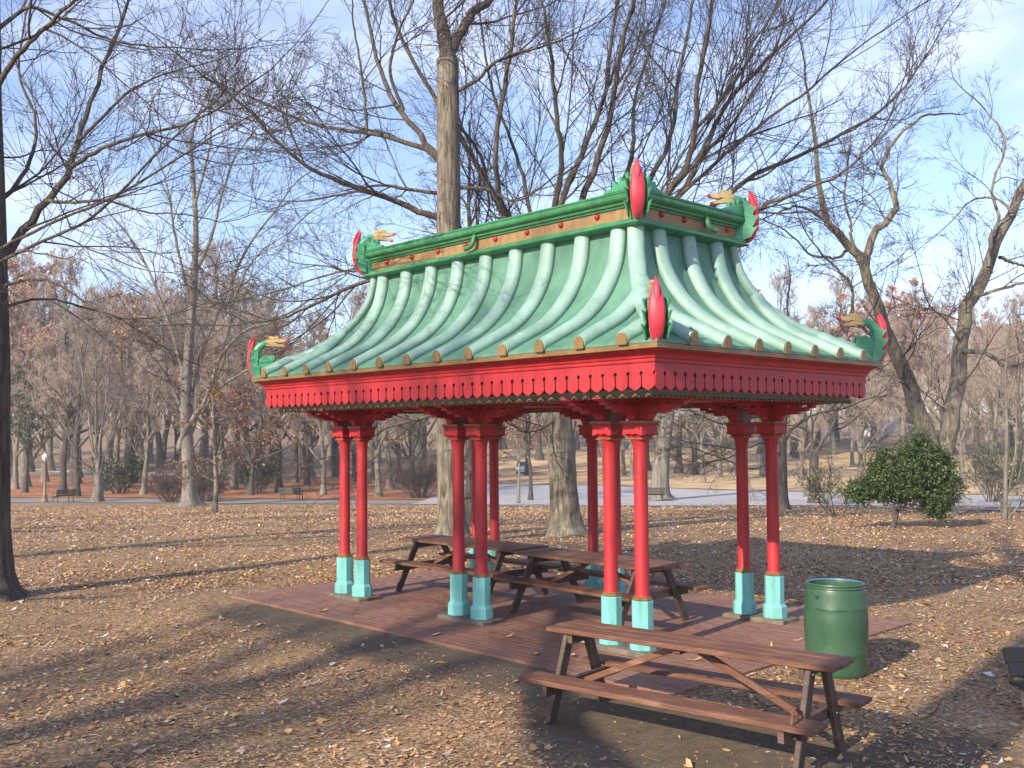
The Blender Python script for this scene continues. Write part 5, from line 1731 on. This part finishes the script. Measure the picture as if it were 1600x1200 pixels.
# -- evergreen beside the forked tree
def evergreen():
    rg = np.random.default_rng(55)
    bx, by = -3.08, 16.5
    t = empty('evergreen_tree', (bx, by, g1(bx, by) - .04))
    tag(t, 'low dense dark green evergreen tree leaning on a short bare stem', 'tree')
    R_ = np.array([.690, .723, 0])      # sideways in the lawn
    F_ = np.array([-.723, .690, 0])
    U_ = np.array([0, 0, 1.0])

    def q(u, v, w):
        return R_ * u + U_ * w + F_ * v
    tr, trr = smooth_path([q(0, 0, 0), q(.04, 0, .12), q(.13, .02, .38), q(.24, .04, .65), q(.42, .05, 1.0), q(.62, 0, 1.5), q(.75, 0, 2.1)], .085, .03, rg, 16, .03)
    V, Q = tubes(tr[None], trr[None], 10)
    tr2, trr2 = smooth_path([q(-1.12, .1, .0), q(-1.02, .1, .22), q(-.93, .12, .45), q(-.85, .1, .7)], .022, .012, rg, 10, .02)
    place('trunk', np_mesh('trunk', *pack([(V, Q), tubes(tr2[None], trr2[None], 6)]), None, M['bark_dark'], True), t)
    blobs = [(-.55, 0, 1.05, .62, .42), (-.05, 0, 1.25, .75, .55), (.55, 0, 1.35, .8, .75), (1.15, 0, 1.30, .72, .72), (.85, .1, 1.95, .68, .52), (.45, -.1, 1.85, .5, .45), (1.45, 0, 1.10, .50, .60), (1.15, -.1, .72, .55, .40),
             (-.95, 0, .95, .42, .34), (1.25, 0, .45, .38, .22), (.25, .3, .95, .7, .4), (.80, 0, 2.3, .35, .22), (1.5, .1, 1.75, .34, .34), (-.35, .1, 1.6, .32, .26), (-.15, 0, 1.95, .25, .2)]
    C = []
    for (u, v, w, a, b) in blobs:
        n = int(2600 * a * b / .3)
        d = unit(rg.normal(0, 1, (n, 3)))
        rr = rg.random((n, 1)) ** .42
        cl_ = .80 + .30 * np.sin(d[:, :1] * 5 + w * 9) * np.sin(d[:, 1:2] * 6 + u * 7) + .12 * np.sin(d[:, 2:3] * 9)
        X = d * rr * cl_
        C.append(R_[None] * (u + X[:, :1] * a) + F_[None] * (v + X[:, 1:2] * a * .95) + U_[None] * (w + X[:, 2:3] * b))
    C = np.concatenate(C)
    k0 = 900
    out_ = C[rg.integers(0, len(C), k0)]
    ctr = R_ * .5 + U_ * 1.3
    C = np.concatenate([C, ctr + (out_ - ctr) * rg.uniform(1.0, 1.38, (k0, 1))])
    C = C[C[:, 2] > .3]
    # gather the leaves in sprays along short shoots
    k = len(C) // 5
    S = C[rg.integers(0, len(C), k)]
    D = unit(rg.normal(0, 1, (k, 3)) + np.array([0, 0, .2]))
    sh_ = walk(rg, S, D, rg.uniform(.12, .34, k), 3, .15, .0)
    pts = S[:, None] + (sh_[:, -1] - S)[:, None] * rg.random((k, 9))[:, :, None] + rg.normal(0, .02, (k, 9, 3))
    L = np.concatenate([pts.reshape(-1, 3)])
    V, T = leaf_quads(rg, L, .066)
    tone = np.repeat(np.clip(np.repeat(rg.normal(.42, .20, k), 9) + rg.normal(0, .16, len(L)), 0, 1), 4)
    cr = place('crown', np_mesh('crown', V, None, T, M['holly_leaf'], False, tone), t)
    V, Q = tubes(sh_[::4], np.full((len(sh_[::4]), 4), .004), 3)
    m2 = 40
    ends = C[rg.integers(0, len(C), m2)]
    st_ = tr[rg.integers(6, 16, m2)]
    way = np.linspace(0, 1, 6)[None, :, None]
    bp = st_[:, None] * (1 - way) + ends[:, None] * way + rg.normal(0, .03, (m2, 6, 3))
    place('branches', np_mesh('branches', *pack([(V, Q), tubes(bp, np.linspace(.02, .006, 6)[None].repeat(m2, 0), 4)]), None, M['bark_dark'], True), cr)


evergreen()

# -- trees out of the picture whose shade falls into it (behind and left of the camera)
SH = 'bare trees standing behind the camera'
shade = grown_tree('shade_tree', 'bare tree outside the picture that throws its shadow over the front lawn', SH, 501, 17, .50, M['bark'], M['twig'], limbs=15, l1=6, l2=6, l3=2, rmin=.007, fork=.24, spread=.40, lift=.06)
first = True
for (x, y, rz, s) in SHADE_SPOTS:
    o = shade if first else copy_tree(shade)
    first = False
    set_at(o, x, y, rz, s)

# ------------------------------------------------------------------ fallen leaves
def lobed(n_l, rg, k):
    """a lobed leaf: centre + outline"""
    a = np.linspace(0, 2 * np.pi, n_l, endpoint=False)
    r = np.where(np.arange(n_l) % 2 == 0, 1.0, .62 + .25 * rg.random()) * (1 + rg.normal(0, .26, n_l))
    x = r * np.cos(a) * (1.25, 1.15, 1.1, 1.0)[k % 4]
    y = r * np.sin(a) * (.38, .48, .60, .85)[k % 4]
    return np.concatenate([[[0, 0]], np.stack([x, y], 1)])


def litter():
    rg = np.random.default_rng(9)

    def patch(x, y):
        return (np.sin(x * 1.7 + 2.1 * np.sin(y * .9 + 1)) + np.sin(y * 2.1 + 1.7 * np.sin(x * 1.1)) + .7 * np.sin(x * 4.3 + y * 3.1) + .6 * np.sin(y * 5.3 - x * 3.7)) / 3.3

    def field(n, d0, d1, pw):
        d = d0 + (d1 - d0) * rg.random(n) ** pw
        a = rg.uniform(-.84, .80, n)
        x = CX + d * (-.7231 + .6910 * a)
        y = CY + d * (.6910 + .7231 * a)
        dx, dy = np.abs(x) - SX, np.abs(y) - SY
        ds = np.hypot(np.maximum(dx, 0), np.maximum(dy, 0))
        out = (dx > 0.0) | (dy > 0.0)
        front = (y < -SY)                    # trodden bare earth along the front
        dens = .58 + .42 * patch(x, y)
        wear = np.where(front, np.clip((ds - .12) / 1.15, 0, 1) ** 1.3, np.clip(ds / .15, .35, 1))
        tb = np.clip((np.hypot((x - 4.8) / 1.8, (y + 3.25) / 1.1) - .55) / .6, .16, 1)
        keep = out & (rg.random(n) < dens * wear * tb)
        return x[keep], y[keep], d[keep]
    # near: lobed curled leaves
    x, y, d = field(145000, 3.6, 18.5, .80)
    n = len(x)
    NL = 7
    base = [lobed(NL, rg, k) for k in range(16)]
    B = np.stack(base)[rg.integers(0, 16, n)]
    size = rg.choice([.010, .017, .026, .044], n, p=[.42, .36, .19, .03]) * rg.uniform(.8, 1.25, n)
    yaw = rg.uniform(0, 2 * np.pi, n)
    r2_ = (B ** 2).sum(2)
    curl = rg.normal(.08, .18, n)[:, None]
    z = curl * r2_ + rg.normal(0, .06, (n, NL + 1)) + rg.normal(0, .22, n)[:, None] * B[:, :, 0] * np.sign(B[:, :, 0])
    tiltx, tilty = rg.normal(0, .20, n)[:, None], rg.normal(0, .20, n)[:, None]
    z = z + B[:, :, 0] * tiltx + B[:, :, 1] * tilty
    X = (B[:, :, 0] * np.cos(yaw)[:, None] - B[:, :, 1] * np.sin(yaw)[:, None]) * size[:, None]
    Y = (B[:, :, 0] * np.sin(yaw)[:, None] + B[:, :, 1] * np.cos(yaw)[:, None]) * size[:, None]
    Z = z * size[:, None]
    Z = Z - Z.min(1)[:, None] + rg.uniform(-.004, .012, n)[:, None]
    P = np.stack([x[:, None] + X, y[:, None] + Y, gz(x, y)[:, None] + Z], -1).reshape(-1, 3)
    i = np.arange(n)[:, None] * (NL + 1)
    T = np.concatenate([i + np.array([[0, 1 + k, 1 + (k + 1) % NL]]) for k in range(NL)], 0)
    tone = np.clip(rg.beta(2.0, 2.2, n) + .12 * patch(x * .6, y * .6), 0, .90)
    pale = rg.random(n) < .075
    tone = np.where(pale, rg.uniform(.92, 1.0, n), tone)
    tag(place('fallen_leaves', np_mesh('fallen_leaves', P, None, T, M['litter'], False, np.repeat(tone, NL + 1))), 'brown and tan fallen leaves strewn over the lawn', 'leaves', kind='stuff')
    # farther: simple folded blades
    x, y, d = field(200000, 16.0, 64, 1.25)
    n = len(x)
    C = np.stack([x, y, gz(x, y) + rg.uniform(.004, .03, n)], 1)
    e = rg.uniform(0, 2 * np.pi, n)
    ax = np.stack([np.cos(e), np.sin(e), rg.normal(0, .3, n)], 1)
    bx = np.stack([-np.sin(e), np.cos(e), rg.normal(0, .3, n)], 1)
    s = (rg.uniform(.012, .036, n) * (.72 + d / 45))[:, None]
    lift = np.array([0, 0, 1.]) * s * rg.uniform(0, .4, (n, 1))
    V = np.stack([C - ax * s, C + bx * s * .7 + lift, C + ax * s, C - bx * s * .7 + lift], 1).reshape(-1, 3)
    i = np.arange(n)[:, None] * 4
    T = np.concatenate([i + np.array([[0, 1, 2]]), i + np.array([[0, 2, 3]])], 0)
    tone = np.clip(rg.beta(2.4, 2.0, n) + .10 * patch(x * .3, y * .3), 0, .9)
    tone = np.where(rg.random(n) < .05, rg.uniform(.9, 1, n), tone)
    tag(place('fallen_leaves', np_mesh('fallen_leaves', V, None, T, M['litter'], False, np.repeat(tone, 4))), 'fallen leaves scattered thinly over the farther lawn behind the pavilion', 'leaves', kind='stuff')
    # broken twigs
    x, y, d = field(5200, 3.6, 24, .8)
    n = len(x)
    S = np.stack([x, y, gz(x, y) + .010], 1)
    e = rg.uniform(0, 2 * np.pi, n)
    D = np.stack([np.cos(e), np.sin(e), rg.normal(0, .04, n)], 1)
    W = walk(rg, S, D, rg.gamma(2.2, .05, n) + .04, 3, .18, 0)
    V, Q = tubes(W, np.full((n, 4), .0028) * rg.uniform(.6, 1.6, (n, 1)), 3)
    tag(place('fallen_twigs', np_mesh('fallen_twigs', V, Q, None, M['twig_pale'])), 'small broken twigs lying among the fallen leaves', 'twigs', kind='stuff')
    # single leaves lying on the bricks
    rl = random.Random(12)
    spots = [(1.9, -2.1), (2.4, -1.9), (3.1, -2.15), (.4, -2.2), (-1.4, -2.0), (3.4, -1.2), (2.7, -.8), (1.2, -1.7), (-.6, -1.75), (-2.2, -1.6), (3.6, .4), (3.3, 1.5), (-3.2, -1.9), (1.5, 1.6), (3.75, -.3), (.2, -1.2), (2.0, -1.35), (-1.9, -2.25), (3.55, 2.0), (-3.5, .5), (2.9, -1.75)]
    for (x, y) in spots:
        B = lobed(NL, rg, rl.randrange(2))
        s = rl.uniform(.035, .075)
        zz = rl.uniform(.1, .4) * (B ** 2).sum(1) + rg.normal(0, .05, NL + 1) + B[:, 0] * rl.uniform(-.25, .25)
        zz -= zz.min()
        V = np.stack([B[:, 0] * s, B[:, 1] * s, zz * s], 1)
        T = np.array([[0, 1 + k, 1 + (k + 1) % NL] for k in range(NL)])
        o = place('fallen_leaf', np_mesh('fallen_leaf', V, None, T, M['litter'], False, np.full(NL + 1, rl.uniform(.35, .97))), None, (x + rl.uniform(-.1, .1), y, .003), rl.uniform(0, 6))
        tag(o, 'single curled tan leaf lying on the red brick floor', 'leaf', 'leaves lying on the brick floor')


litter()

# ------------------------------------------------------------------ autumn haze
hz = MB()
hz.box(-1000, 1000, -1000, 1000, -3.6, 42.0)
hm = bpy.data.materials.new('autumn_haze')
hm.use_nodes = True
hm.node_tree.nodes.clear()
ho = hm.node_tree.nodes.new('ShaderNodeOutputMaterial')
hv = hm.node_tree.nodes.new('ShaderNodeVolumePrincipled')
hv.inputs['Color'].default_value = (0.92, 0.92, 0.96, 1)
hv.inputs['Density'].default_value = 0.0009
hv.inputs['Anisotropy'].default_value = 0.2
hm.node_tree.links.new(hv.outputs['Volume'], ho.inputs['Volume'])
tag(hz.build('haze', hm), 'thin pale haze in the air over the park', 'haze', kind='stuff')
